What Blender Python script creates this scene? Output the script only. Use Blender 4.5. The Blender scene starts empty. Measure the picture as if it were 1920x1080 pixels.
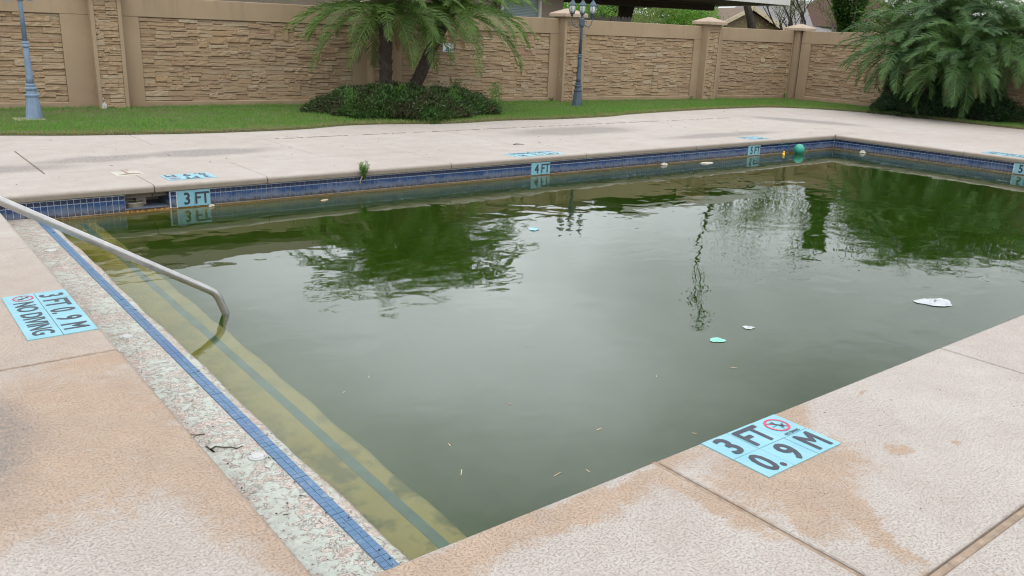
import bpy, math, random
import numpy as np
from mathutils import Vector, Matrix
random.seed(7); RNG = np.random.default_rng(7)
R = math.radians; PI = math.pi
S = bpy.context.scene
COL = S.collection

# ---------------------------------------------------------------- camera
PITCH, ROLL, YAW = R(16.89), R(2.26), R(38.62)
fwd = Vector((math.sin(YAW)*math.cos(PITCH), math.cos(YAW)*math.cos(PITCH), -math.sin(PITCH)))
rt = Vector((math.cos(YAW), -math.sin(YAW), 0)); up = rt.cross(fwd)
r2 = rt*math.cos(ROLL) + up*math.sin(ROLL); u2 = -rt*math.sin(ROLL) + up*math.cos(ROLL)
cd = bpy.data.cameras.new('camera'); cam = bpy.data.objects.new('camera', cd); COL.objects.link(cam)
cd.sensor_width = 36; cd.lens = 1572.4/1920*36; cd.clip_start = .05; cd.clip_end = 3000
cam.matrix_world = Matrix(((r2.x, u2.x, -fwd.x, -.842), (r2.y, u2.y, -fwd.y, -1.796), (r2.z, u2.z, -fwd.z, 1.450), (0, 0, 0, 1)))
S.camera = cam
# ---------------------------------------------------------------- world and sun
SUN_EL, SUN_AZ = R(58), R(215)        # azimuth from +Y clockwise
LOBES = [((.56, .72, .42), .05, .42, .78), ((.55, .78, .30), .03, .28, .32), ((.80, .55, .25), .1, .5, .2)]
W = bpy.data.worlds.new('World'); S.world = W; W.use_nodes = True
nt = W.node_tree; nt.nodes.clear()
def wn(t, **k):
    n = nt.nodes.new(t)
    for a, b in k.items(): setattr(n, a, b)
    return n
sky = wn('ShaderNodeTexSky', sky_type='NISHITA', sun_disc=False, sun_elevation=SUN_EL, sun_rotation=SUN_AZ, air_density=1.0, dust_density=3.0)
hs = wn('ShaderNodeHueSaturation'); hs.inputs['Saturation'].default_value = .22
tc = wn('ShaderNodeTexCoord'); sx = wn('ShaderNodeSeparateXYZ')
nt.links.new(tc.outputs['Generated'], sx.inputs[0])
az_ = wn('ShaderNodeMath', operation='ABSOLUTE'); nt.links.new(sx.outputs['Z'], az_.inputs[0])
ad = wn('ShaderNodeMath', operation='ADD'); nt.links.new(az_.outputs[0], ad.inputs[0]); ad.inputs[1].default_value = .25
vd = wn('ShaderNodeVectorMath', operation='DIVIDE'); nt.links.new(tc.outputs['Generated'], vd.inputs[0])
cb = wn('ShaderNodeCombineXYZ')
for i in range(3): nt.links.new(ad.outputs[0], cb.inputs[i])
nt.links.new(cb.outputs[0], vd.inputs[1])
no = wn('ShaderNodeTexNoise'); no.inputs['Scale'].default_value = 1.1; no.inputs['Detail'].default_value = 4; no.inputs['Roughness'].default_value = .5
nt.links.new(vd.outputs[0], no.inputs['Vector'])
rp = wn('ShaderNodeMapRange'); rp.inputs[1].default_value = .32; rp.inputs[2].default_value = .68; rp.inputs[3].default_value = .66; rp.inputs[4].default_value = 1.42
nt.links.new(no.outputs['Fac'], rp.inputs[0])
mixg = wn('ShaderNodeMix', data_type='RGBA'); mixg.inputs[0].default_value = .75
mixg.inputs[7].default_value = (6.6, 6.9, 7.2, 1)
nt.links.new(sky.outputs[0], hs.inputs['Color']); nt.links.new(hs.outputs[0], mixg.inputs[6])
mul = wn('ShaderNodeVectorMath', operation='SCALE'); nt.links.new(mixg.outputs[2], mul.inputs[0]); nt.links.new(rp.outputs[0], mul.inputs['Scale'])
el = wn('ShaderNodeMapRange'); el.inputs[1].default_value = 0; el.inputs[2].default_value = 1; el.inputs[3].default_value = .84; el.inputs[4].default_value = 1.85
nt.links.new(az_.outputs[0], el.inputs[0])                     # overcast skies brighten towards the zenith
mu2 = wn('ShaderNodeVectorMath', operation='SCALE'); nt.links.new(mul.outputs[0], mu2.inputs[0]); nt.links.new(el.outputs[0], mu2.inputs['Scale']); mul = mu2
# thinner, brighter cloud ahead (it is what the pool mirrors)
def lobe(d, lo, hi, gain):
    dn = Vector(d).normalized(); wob = wn('ShaderNodeVectorMath', operation='SCALE'); n2 = wn('ShaderNodeTexNoise'); n2.inputs['Scale'].default_value = 2.4; n2.inputs['Detail'].default_value = 3
    nt.links.new(tc.outputs['Generated'], n2.inputs['Vector']); sb = wn('ShaderNodeVectorMath', operation='SUBTRACT'); nt.links.new(n2.outputs['Color'], sb.inputs[0]); sb.inputs[1].default_value = (.5, .5, .5)
    nt.links.new(sb.outputs[0], wob.inputs[0]); wob.inputs['Scale'].default_value = .30; av = wn('ShaderNodeVectorMath', operation='ADD'); nt.links.new(tc.outputs['Generated'], av.inputs[0]); nt.links.new(wob.outputs[0], av.inputs[1])
    dt = wn('ShaderNodeVectorMath', operation='DISTANCE'); nt.links.new(av.outputs[0], dt.inputs[0]); dt.inputs[1].default_value = dn
    m = wn('ShaderNodeMapRange', interpolation_type='SMOOTHSTEP'); m.inputs[1].default_value = hi; m.inputs[2].default_value = lo; m.inputs[3].default_value = 0; m.inputs[4].default_value = gain; nt.links.new(dt.outputs['Value'], m.inputs[0]); return m.outputs[0]
tot = None
for a_ in LOBES:
    l_ = lobe(*a_)
    if tot is None: tot = l_
    else: ad2 = wn('ShaderNodeMath', operation='ADD'); nt.links.new(tot, ad2.inputs[0]); nt.links.new(l_, ad2.inputs[1]); tot = ad2.outputs[0]
ad3 = wn('ShaderNodeMath', operation='ADD'); nt.links.new(tot, ad3.inputs[0]); ad3.inputs[1].default_value = 1.0
mu3 = wn('ShaderNodeVectorMath', operation='SCALE'); nt.links.new(mul.outputs[0], mu3.inputs[0]); nt.links.new(ad3.outputs[0], mu3.inputs['Scale']); mul = mu3
bg = wn('ShaderNodeBackground'); bg.inputs['Strength'].default_value = .15
wo = wn('ShaderNodeOutputWorld'); nt.links.new(mul.outputs[0], bg.inputs[0]); nt.links.new(bg.outputs[0], wo.inputs[0])
sd = bpy.data.lights.new('sun', 'SUN'); sun = bpy.data.objects.new('sun', sd); COL.objects.link(sun)
sd.energy = .55; sd.angle = R(24); sd.color = (1, .96, .9)
dv = Vector((math.sin(SUN_AZ)*math.cos(SUN_EL), math.cos(SUN_AZ)*math.cos(SUN_EL), math.sin(SUN_EL)))
sun.rotation_euler = dv.to_track_quat('Z', 'Y').to_euler()
S.view_settings.view_transform = 'Standard'; S.view_settings.look = 'None'
S.view_settings.exposure = 0.20; S.view_settings.gamma = 1; S.view_settings.use_curve_mapping = False
S.render.engine = 'CYCLES'
cy = S.cycles
cy.max_bounces = 10; cy.diffuse_bounces = 3; cy.glossy_bounces = 4; cy.transmission_bounces = 6; cy.volume_bounces = 3; cy.transparent_max_bounces = 8
cy.use_denoising = True; cy.filter_width = 1.15
try: cy.sample_clamp_indirect = 4
except Exception: pass

# ---------------------------------------------------------------- helpers
def tag(o, label=None, cat=None, group=None, kind=None):
    if label: o['label'] = label
    if cat: o['category'] = cat
    if group: o['group'] = group
    if kind: o['kind'] = kind
    return o
def empty(name, loc=(0, 0, 0), rz=0, label=None, cat=None, group=None):
    o = bpy.data.objects.new(name, None); o.empty_display_size = .1; COL.objects.link(o)
    o.location = loc; o.rotation_euler = (0, 0, rz); return tag(o, label, cat, group)
def link(name, me, parent=None, loc=None, rot=None, scale=None):
    o = bpy.data.objects.new(name, me); COL.objects.link(o)
    if parent: o.parent = parent
    if loc is not None: o.location = loc
    if rot is not None: o.rotation_euler = rot
    if scale is not None: o.scale = scale
    return o
class MB:
    def __init__(s): s.v = []; s.f = []; s.m = []; s.mi = 0
    def add(s, vs, fs):
        b = len(s.v); s.v += [tuple(v) for v in vs]; s.f += [tuple(b+i for i in f) for f in fs]; s.m += [s.mi]*len(fs); return s
    def box(s, x0, x1, y0, y1, z0, z1, bev=0):
        if bev <= 0:
            return s.add([(x0,y0,z0),(x1,y0,z0),(x1,y1,z0),(x0,y1,z0),(x0,y0,z1),(x1,y0,z1),(x1,y1,z1),(x0,y1,z1)],
                [(0,3,2,1),(4,5,6,7),(0,1,5,4),(1,2,6,5),(2,3,7,6),(3,0,4,7)])
        b = bev; vs = []
        for z, d in ((z0, b), (z0+b, 0), (z1-b, 0), (z1, b)):
            vs += [(x0+d,y0+d,z),(x1-d,y0+d,z),(x1-d,y1-d,z),(x0+d,y1-d,z)]
        fs = [(0,3,2,1),(12,13,14,15)]
        for k in range(3):
            for i in range(4):
                j = (i+1) % 4; fs.append((4*k+i, 4*k+j, 4*k+4+j, 4*k+4+i))
        return s.add(vs, fs)
    def obox(s, c, ax, ay, az):
        c, ax, ay, az = map(Vector, (c, ax, ay, az))
        vs = [c+ax*i+ay*j+az*k for k in (-1,1) for i, j in ((-1,-1),(1,-1),(1,1),(-1,1))]
        return s.add(vs, [(0,3,2,1),(4,5,6,7),(0,1,5,4),(1,2,6,5),(2,3,7,6),(3,0,4,7)])
    def tube(s, pts, rad, n=8, cap=True):
        pts = [Vector(p) for p in pts]; N = len(pts)
        if not hasattr(rad, '__len__'): rad = [rad]*N
        t = (pts[1]-pts[0]).normalized(); a = t.orthogonal().normalized()
        vs = []
        for i, p in enumerate(pts):
            t = (pts[min(i+1, N-1)]-pts[max(i-1, 0)]).normalized()
            a = (a - t*a.dot(t)).normalized(); b = t.cross(a)
            for k in range(n):
                an = 2*PI*k/n; vs.append(p + (a*math.cos(an)+b*math.sin(an))*rad[i])
        fs = [(i*n+k, i*n+(k+1)%n, (i+1)*n+(k+1)%n, (i+1)*n+k) for i in range(N-1) for k in range(n)]
        if cap: fs += [tuple(range(n-1, -1, -1)), tuple((N-1)*n+k for k in range(n))]
        return s.add(vs, fs)
    def lathe(s, prof, n=20, c=(0, 0, 0), flute=0):
        vs = [(c[0]+r*math.cos(2*PI*k/n)*(1-flute*(k%2)), c[1]+r*math.sin(2*PI*k/n)*(1-flute*(k%2)), c[2]+z) for r, z in prof for k in range(n)]
        N = len(prof)
        fs = [(i*n+k, i*n+(k+1)%n, (i+1)*n+(k+1)%n, (i+1)*n+k) for i in range(N-1) for k in range(n)]
        fs += [tuple(range(n-1, -1, -1)), tuple((N-1)*n+k for k in range(n))]
        return s.add(vs, fs)
    def poly(s, pts, z0, z1):
        n = len(pts); vs = [(x, y, z0) for x, y in pts]+[(x, y, z1) for x, y in pts]
        return s.add(vs, [tuple(range(n-1, -1, -1)), tuple(range(n, 2*n))]+[(i, (i+1)%n, n+(i+1)%n, n+i) for i in range(n)])
    def mesh(s, name, mats, smooth=False):
        me = bpy.data.meshes.new(name); me.from_pydata(s.v, [], s.f)
        for m in (mats if isinstance(mats, (list, tuple)) else [mats]): me.materials.append(m)
        if any(s.m): me.polygons.foreach_set('material_index', s.m)
        if smooth: me.polygons.foreach_set('use_smooth', [True]*len(me.polygons))
        me.update(); return me
    def obj(s, name, mats, parent=None, smooth=False, **k): return link(name, s.mesh(name, mats, smooth), parent, **k)
def smooth_angle(o, a=40):
    me = o.data; me.polygons.foreach_set('use_smooth', [True]*len(me.polygons))
    try: me.set_sharp_from_angle(angle=R(a))
    except Exception: pass
    return o
def tri_mesh(name, V, tris_per=None, F=None, mats=None, mi=None):
    """V (n,3) float array, F (m,k) int array"""
    me = bpy.data.meshes.new(name); m, k = F.shape
    me.vertices.add(len(V)); me.vertices.foreach_set('co', V.astype(np.float32).ravel())
    me.loops.add(m*k); me.loops.foreach_set('vertex_index', F.astype(np.int32).ravel())
    me.polygons.add(m); me.polygons.foreach_set('loop_start', np.arange(0, m*k, k, dtype=np.int32))
    try: me.polygons.foreach_set('loop_total', np.full(m, k, dtype=np.int32))
    except Exception: pass
    for x in mats: me.materials.append(x)
    if mi is not None: me.polygons.foreach_set('material_index', mi.astype(np.int32))
    me.update(calc_edges=True); return me

# node graph helper
class G:
    def __init__(s, name):
        s.m = bpy.data.materials.new(name); s.m.use_nodes = True; s.t = s.m.node_tree; s.t.nodes.clear()
        s.out = s.t.nodes.new('ShaderNodeOutputMaterial'); s.geo = None; s._tc = None
    def put(s, sock, v):
        if isinstance(v, bpy.types.NodeSocket): s.t.links.new(v, sock)
        elif isinstance(v, (tuple, list)) and len(v) == 3 and sock.type == 'RGBA': sock.default_value = (*v, 1)
        else: sock.default_value = v
    def n(s, typ, props=None, out=0, **ins):
        nd = s.t.nodes.new('ShaderNode'+typ)
        for k, v in (props or {}).items(): setattr(nd, k, v)
        for k, v in ins.items():
            k = k.replace('_', ' ')
            s.put(nd.inputs[int(k[1:])] if k[0] == 'i' and k[1:].isdigit() else nd.inputs[k], v)
        return nd.outputs[out]
    def pos(s):
        if s.geo is None: s.geo = s.t.nodes.new('ShaderNodeNewGeometry')
        return s.geo.outputs['Position']
    def island(s): s.pos(); return s.geo.outputs['Random Per Island']
    def objrand(s): return s.n('ObjectInfo', out='Random')
    def tcn(s, k='Object'):
        if s._tc is None: s._tc = s.t.nodes.new('ShaderNodeTexCoord')
        return s._tc.outputs[k]
    def noise(s, sc, det=3, rough=.5, vec=None, dist=0, col=False):
        return s.n('TexNoise', out=1 if col else 0, Vector=vec or s.pos(), Scale=sc, Detail=det, Roughness=rough, Distortion=dist)
    def math(s, op, a, b=0., c=0., clamp=False): return s.n('Math', {'operation': op, 'use_clamp': clamp}, i0=a, i1=b, i2=c)
    def mr(s, v, a, b, c=0., d=1., smooth=False):
        return s.n('MapRange', {'interpolation_type': 'SMOOTHSTEP' if smooth else 'LINEAR', 'clamp': True}, Value=v, i1=a, i2=b, i3=c, i4=d)
    def mix(s, f, a, b, mode='MIX'): return s.n('Mix', {'data_type': 'RGBA', 'blend_type': mode}, out=2, i0=f, i6=a, i7=b)
    def xyz(s, v=None):
        nd = s.t.nodes.new('ShaderNodeSeparateXYZ'); s.put(nd.inputs[0], v or s.pos()); return nd.outputs
    def comb(s, x, y, z): return s.n('CombineXYZ', X=x, Y=y, Z=z)
    def vadd(s, a, b): return s.n('VectorMath', {'operation': 'ADD'}, i0=a, i1=b)
    def vscale(s, a, k): return s.n('VectorMath', {'operation': 'SCALE'}, i0=a, Scale=k)
    def vmul(s, a, b): return s.n('VectorMath', {'operation': 'MULTIPLY'}, i0=a, i1=b)
    def bump(s, h, dist=.01, st=1., normal=None):
        k = dict(Height=h, Distance=dist, Strength=st)
        if normal: k['Normal'] = normal
        return s.n('Bump', **k)
    def ramp(s, v, stops):
        nd = s.t.nodes.new('ShaderNodeValToRGB'); cr = nd.color_ramp
        while len(cr.elements) < len(stops): cr.elements.new(.5)
        for e, (p, c) in zip(cr.elements, stops): e.position = p; e.color = (*c, 1)
        s.put(nd.inputs[0], v); return nd.outputs[0]
    def bsdf(s, col, rough=.8, normal=None, **k):
        nd = s.t.nodes.new('ShaderNodeBsdfPrincipled')
        s.put(nd.inputs['Base Color'], col); s.put(nd.inputs['Roughness'], rough)
        if normal: s.put(nd.inputs['Normal'], normal)
        for a, b in k.items(): s.put(nd.inputs[a.replace('_', ' ')], b)
        s.t.links.new(nd.outputs[0], s.out.inputs[0]); return s.m
def simple(name, col, rough=.7, var=.12, sc=6, bump=.002, bsc=60, **k):
    g = G(name); n = g.noise(sc, 4); c = g.mix(g.mr(n, .3, .7), tuple(x*(1-var) for x in col), tuple(min(1, x*(1+var)) for x in col))
    return g.bsdf(c, rough, g.bump(g.noise(bsc, 3), bump) if bump else None, **k)

def blob(g, P, cx, cy, rx, ry, ang=0, soft=.5):
    """0..1 mask of an ellipse on the XY plane"""
    x, y, _ = g.xyz(P); dx = g.math('SUBTRACT', x, cx); dy = g.math('SUBTRACT', y, cy)
    c, s_ = math.cos(ang), math.sin(ang)
    u = g.math('DIVIDE', g.math('ADD', g.math('MULTIPLY', dx, c), g.math('MULTIPLY', dy, s_)), rx)
    v = g.math('DIVIDE', g.math('SUBTRACT', g.math('MULTIPLY', dy, c), g.math('MULTIPLY', dx, s_)), ry)
    d = g.math('SQRT', g.math('ADD', g.math('MULTIPLY', u, u), g.math('MULTIPLY', v, v)))
    return g.mr(d, 1+soft, 1-soft, 0, 1, True)

# ---------------------------------------------------------------- materials
def deck_mat(name, side=False):
    g = G(name); P = g.pos()
    d1 = g.n('VectorMath', {'operation': 'SUBTRACT'}, i0=g.noise(3.2, 5, .68, col=True), i1=(.5, .5, .5))
    PD = g.vadd(P, g.vscale(d1, .30))
    big = g.noise(.55, 4, .6); mid = g.noise(7, 5, .7); fine = g.noise(55, 4, .65)
    pale = g.mix(g.mr(big, .35, .65), (.40, .35, .305), (.46, .415, .375))
    pale = g.mix(g.mr(fine, .35, .7, 0, .55), pale, (.53, .50, .475))
    tan = g.mix(g.mr(mid, .3, .7), (.365, .25, .17), (.435, .32, .23))
    m = None
    for b in [(-.33,1.35,.42,.62,.1), (-.1,1.0,.16,1.0,.12), (.35,-.10,.9,.075,-.02), (.75,-.08,.75,.06,0), (1.62,-.34,.36,.20,.0), (1.22,-.30,.07,.24,.15), (1.54,-.68,.055,.26,-.52), (1.95,-.12,.24,.08,.4),
              (2.12,-.48,.05,.035,0), (1.52,-.52,.22,.12,.7), (-.62,1.0,.3,.3,0), (-.1,2.0,.25,.1,0), (2.34,-.6,.03,.02,0), (2.5,-.12,.05,.02,0), (-.02,.35,.09,.5,0), (1.40,-.54,.15,.05,1.)]:
        k = blob(g, PD, *b[:4], ang=b[4]); m = k if m is None else g.math('MAXIMUM', m, k)
    m = g.math('MULTIPLY', m, g.mr(mid, .2, .5, .55, 1)); m = g.mr(g.math('ADD', g.math('ADD', m, g.mr(fine, .3, .7, -.22, .22)), g.mr(g.noise(16, 5, .7), .3, .7, -.35, .35)), .15, .85, 0, .92)
    col = g.mix(m, pale, tan)
    # weak overall warm drift on the near left deck
    k = g.mr(g.math('ADD', g.xyz(P)[1], g.mr(big, .3, .7, -1.2, 1.2)), .6, 2.2); k = g.math('MULTIPLY', k, g.mr(g.xyz(P)[1], 5, 2.5)); col = g.mix(g.math('MULTIPLY', k, g.mr(g.xyz(P)[0], .4, -.1, 0, .5)), col, tan)
    # grey mildew patches
    gm = None
    for b in [(1.25,7.95,.52,.17,.1), (2.4,8.0,.6,.22,0), (8.3,8.2,.95,.36,0), (-.72,1.48,.2,.4,0), (-.3,7.6,1,.2,0), (14.2,7.9,.9,.3,-1.2), (10.4,6.9,1.1,.18,0)]:
        kk = blob(g, PD, *b[:4], ang=b[4], soft=.8); gm = kk if gm is None else g.math('MAXIMUM', gm, kk)
    spk = g.mr(g.noise(34, 4, .8), .36, .6, .25, 1); gm = g.math('MULTIPLY', g.math('MULTIPLY', gm, 1.7, clamp=True), spk)
    col = g.mix(g.math('MULTIPLY', gm, .85), col, (.15, .145, .14))
    # crevices of the knock-down texture
    st = g.vmul(P, (1.0, 1.5, 1.))
    n1 = g.noise(230, 2, .6, st, .8); cr = g.mr(g.math('ABSOLUTE', g.math('SUBTRACT', n1, .5)), .0, .045, 1, 0)
    n2 = g.mr(g.noise(120, 2, .6), .46, .58); cr = g.math('MULTIPLY', cr, n2)
    cr2 = g.math('MULTIPLY', cr, g.mr(g.noise(1.7, 4, .6), .38, .62, .2, 1.))
    col = g.mix(g.math('MULTIPLY', cr2, g.mr(g.noise(12, 4, .7), .35, .65, .25, .7)), col, (.14, .105, .085))
    peb = g.noise(240, 2, .6)
    col = g.mix(g.mr(peb, .34, .22, 0, .5), col, (.25, .19, .15))
    dr = g.mr(g.noise(9, 6, .8), .62, .75, 0, .35); col = g.mix(dr, col, (.36, .30, .26))
    h = g.math('ADD', g.math('MULTIPLY', cr, -1.), g.math('MULTIPLY', fine, .9)); h = g.math('ADD', h, g.math('MULTIPLY', peb, .4))
    if side:
        z = g.xyz(P)[2]; sf = g.math('MULTIPLY', g.mr(z, -.006, -.032), g.mr(mid, .2, .7, .75, 1))
        dirt_and_shade = g.mix(g.noise(25, 3), (.17, .14, .10), (.26, .22, .165)); col = g.mix(sf, col, dirt_and_shade)  # coping front darkened below the nose: mostly dirt, some shade put into the colour
    col = g.mix(g.mr(g.noise(3.3, 6, .75), .35, .68, .38, 0), col, (.28, .225, .185)); col = g.mix(g.mr(g.noise(70, 3, .7), .60, .70, 0, .45), col, (.20, .155, .125)); col = g.mix(g.mr(g.noise(420, 2, .7), .3, .7, .16, 0), col, (.2, .15, .12)); return g.bsdf(col, .9, g.bump(h, .0013, .9))
M = {}
M['deck'] = deck_mat('deck_concrete', True)
M['joint'] = simple('joint_filler', (.30, .225, .165), .9, .25, 30)
M['joint_dark'] = simple('joint_dirt', (.16, .12, .085), .95, .3, 30)
M['soil'] = simple('soil', (.11, .08, .05), 1, .3, 8)
g = G('far_ground'); M['ground'] = g.bsdf(g.mix(g.mr(g.noise(.4, 5), .35, .65), (.07, .10, .03), (.16, .13, .08)), 1)
def blade_mat(name, c1, c2, c3, sat=0, transl=.3):
    g = G(name); r = g.island(); n = g.noise(1.1, 4, .6); x, y, z = g.xyz()
    c = g.mix(r, c1, c2); c = g.mix(g.mr(n, .4, .65, 0, .6), c, c3)
    return g.bsdf(c, .6, None, Subsurface_Weight=0.0, Specular_IOR_Level=.25)
def leaf_mat(name, c1, c2, c3, rough=.5, tr=.35, nsc=.9):
    g = G(name); r = g.island(); c = g.mix(r, c1, c2); c = g.mix(g.mr(g.noise(nsc, 3), .42, .62), c, g.mix(r, c3, c1))
    d = g.t.nodes.new('ShaderNodeBsdfPrincipled'); g.put(d.inputs['Base Color'], c); g.put(d.inputs['Roughness'], rough); g.put(d.inputs['Specular IOR Level'], .35)
    t = g.t.nodes.new('ShaderNodeBsdfTranslucent'); g.put(t.inputs[0], g.mix(1., c, (.9, 1., .4), 'MULTIPLY'))
    mx = g.t.nodes.new('ShaderNodeMixShader'); mx.inputs[0].default_value = tr
    g.t.links.new(d.outputs[0], mx.inputs[1]); g.t.links.new(t.outputs[0], mx.inputs[2]); g.t.links.new(mx.outputs[0], g.out.inputs[0]); return g.m
M['grass'] = leaf_mat('grass_blades', (.09, .23, .03), (.16, .35, .06), (.20, .33, .08), .6, .3, .7)
M['dry'] = leaf_mat('dry_blades', (.38, .31, .16), (.20, .20, .08), (.28, .21, .11), .8, .2)
M['palm'] = leaf_mat('palm_leaflets', (.085, .165, .03), (.20, .31, .08), (.05, .11, .022), .38, .35, 1.2)
M['palm_blue'] = leaf_mat('palm_leaflets_bluish', (.045, .115, .028), (.13, .235, .065), (.026, .07, .02), .38, .3, 1.2)
M['rachis'] = simple('frond_stalk', (.13, .18, .05), .5, .2, 10, 0)
M['dead'] = leaf_mat('dead_frond', (.25, .17, .09), (.33, .25, .14), (.2, .13, .07), .9, .2)
M['hedge'] = leaf_mat('hedge_leaves', (.04, .095, .025), (.085, .165, .045), (.11, .075, .055), .4, .2, 2.2)
M['hedge_dark'] = leaf_mat('dark_shrub_leaves', (.022, .055, .018), (.05, .10, .035), (.03, .06, .025), .35, .15, 2)
M['weed'] = leaf_mat('weed_leaves', (.09, .19, .035), (.15, .28, .06), (.08, .16, .04), .6, .3, 8)
M['twig'] = simple('twig_wood', (.13, .10, .075), .9, .3, 8, 0)
M['bark'] = simple('tree_bark', (.055, .045, .035), .95, .35, 12, .01, 40)
M['bark_grey'] = simple('pale_bark', (.20, .175, .15), .95, .3, 12, .01, 40)
g = G('palm_trunk_fibre'); M['palmtrunk'] = g.bsdf(g.mix(g.noise(22, 4), (.02, .015, .012), (.085, .06, .045)), .95, g.bump(g.noise(60, 3), .01))
for nm, a, b, c in (('tree_green', (.10, .24, .03), (.18, .36, .05), (.06, .16, .025)), ('tree_dark', (.035, .10, .02), (.07, .16, .03), (.03, .07, .015)), ('tree_olive', (.15, .21, .06), (.24, .30, .09), (.12, .16, .05)), ('tree_yellow', (.25, .28, .05), (.33, .34, .07), (.15, .2, .04))):
    M[nm] = leaf_mat(nm+'_leaves', a, b, c, .55, .4, .6)

# stucco
def stucco(name, c1, c2, streak=True):
    g = G(name); P = g.pos(); n = g.noise(1.3, 4, .6); col = g.mix(g.mr(n, .3, .7), c1, c2)
    st = g.noise(5, 4, .6, g.vmul(P, (1, 1, .08)))
    z = g.xyz()[2]
    k = g.math('MULTIPLY', g.mr(st, .52, .72), g.mr(z, 1.1, 1.75, .0, .45)); col = g.mix(k, col, tuple(x*.62 for x in c1))
    k2 = g.math('MULTIPLY', g.mr(z, .55, .0, 0, .5), g.mr(g.noise(4, 4), .3, .65)); col = g.mix(k2, col, (.22, .135, .09))
    col = g.mix(g.mr(g.noise(25, 3), .68, .75, 0, .4), col, (.2, .15, .1))
    return g.bsdf(col, .92, g.bump(g.noise(140, 3, .6), .003, .8))
M['stucco'] = stucco('tan_stucco', (.305, .225, .142), (.35, .262, .168))
M['cap'] = stucco('cap_concrete', (.36, .275, .20), (.42, .33, .25))
g = G('stacked_stone'); r = g.objrand()
c = g.ramp(r, [(0, (.42, .315, .205)), (.15, (.45, .35, .235)), (.3, (.38, .28, .185)), (.45, (.47, .38, .265)), (.55, (.43, .31, .19)), (.68, (.40, .30, .205)), (.8, (.50, .43, .32)), (.88, (.36, .24, .165)), (.95, (.46, .36, .235)), (1, (.43, .33, .22))])
n = g.noise(14, 5, .65, g.vmul(g.pos(), (1, 1, 2.5))); c = g.mix(g.mr(n, .35, .7, 0, .55), c, g.mix(1., c, (.66, .6, .55), 'MULTIPLY'))
c = g.mix(g.mr(g.noise(1.2, 3), .4, .62, 0, .35), c, (.33, .24, .165)); c = g.mix(g.mr(g.noise(40, 3), .6, .75, 0, .4), c, (.22, .16, .11)); c = g.mix(1., c, (.86, .83, .77), 'MULTIPLY')
M['stone'] = g.bsdf(c, .92, g.bump(n, .012, .7))
g = G('stone_backing_mortar'); M['stoneback'] = g.bsdf(g.mix(g.noise(20, 3), (.24, .17, .11), (.34, .25, .17)), 1)  # tan-brown mortar colour of the recessed backing between the stones

# tiles
g = G('waterline_tile'); O = g.tcn(); x, y, z = g.xyz(O)
arch = g.math('MULTIPLY', g.math('ABSOLUTE', g.math('SINE', g.math('MULTIPLY', x, PI/.025))), .006)
lz = g.math('SUBTRACT', g.math('SUBTRACT', z, .031), arch); line = g.mr(g.math('ABSOLUTE', lz), .0012, .0026, 1, 0)
wz = g.xyz()[2]; wob = g.mr(g.noise(7, 4, .7), .3, .7, -.03, .03)
rr = g.objrand()
base = g.mix(g.mr(lz, -.001, .001), g.mix(rr, (.011, .036, .115), (.018, .058, .165)), (.012, .02, .055))
base = g.mix(g.math('MULTIPLY', g.mr(z, -.072, .02), .0), base, base)
chk = g.math('MULTIPLY', g.mr(g.math('ADD', wz, wob), -.135, -.185), g.mr(g.noise(60, 4, .8), .25, .6, .55, 1)); base = g.mix(g.math('MULTIPLY', chk, .75), base, (.17, .19, .24))
base = g.mix(g.math('MULTIPLY', line, g.mr(chk, 0, 1, .8, .15)), base, (.55, .62, .72))
grime = g.mr(g.math('ADD', wz, g.mr(g.noise(28, 4, .8), .3, .7, -.03, .03)), -.193, -.212); base = g.mix(g.math('MULTIPLY', grime, .9), base, (.05, .035, .025))
M['tile'] = g.bsdf(base, g.mr(chk, 0, 1, .12, .7), g.bump(g.noise(90, 3), .0008))
g = G('plain_blue_tile'); r = g.objrand()
c = g.mix(r, (.03, .10, .20), (.045, .125, .24)); c = g.mix(g.mr(g.noise(25, 5, .75), .55, .75, 0, .6), c, (.30, .33, .36)); c = g.mix(g.mr(g.noise(1.1, 2), .5, .6, 0, .35), c, (.03, .07, .22))
M['trimtile'] = g.bsdf(c, .35, g.bump(g.noise(120, 2), .0006))
M['grout'] = simple('white_grout', (.50, .54, .60), .9, .3, 40)
g = G('pool_plaster'); wz = g.xyz()[2]; n = g.noise(3, 5, .7)
c = g.mix(g.mr(n, .35, .65), (.86, .62, .16), (.95, .74, .26)); yy_ = g.xyz()[1]; c = g.mix(g.math('MULTIPLY', g.mr(g.noise(4.5, 4, .6), .47, .60, 0, .9), g.mr(yy_, 1.9, .7, .3, 1)), c, (.20, .17, .06))
c = g.mix(g.mr(wz, -.46, -.26), c, (.50, .27, .075)); c = g.mix(g.mr(g.math('ADD', wz, g.mr(g.noise(30, 4, .8), .3, .7, -.02, .02)), -.237, -.225), c, (.075, .042, .02))
M['plaster'] = g.bsdf(c, .9, g.bump(n, .01))
g = G('plaster_white_wall'); M['beige'] = g.bsdf(g.mix(g.noise(10, 4), (.40, .35, .27), (.52, .46, .37)), .8)
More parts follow.
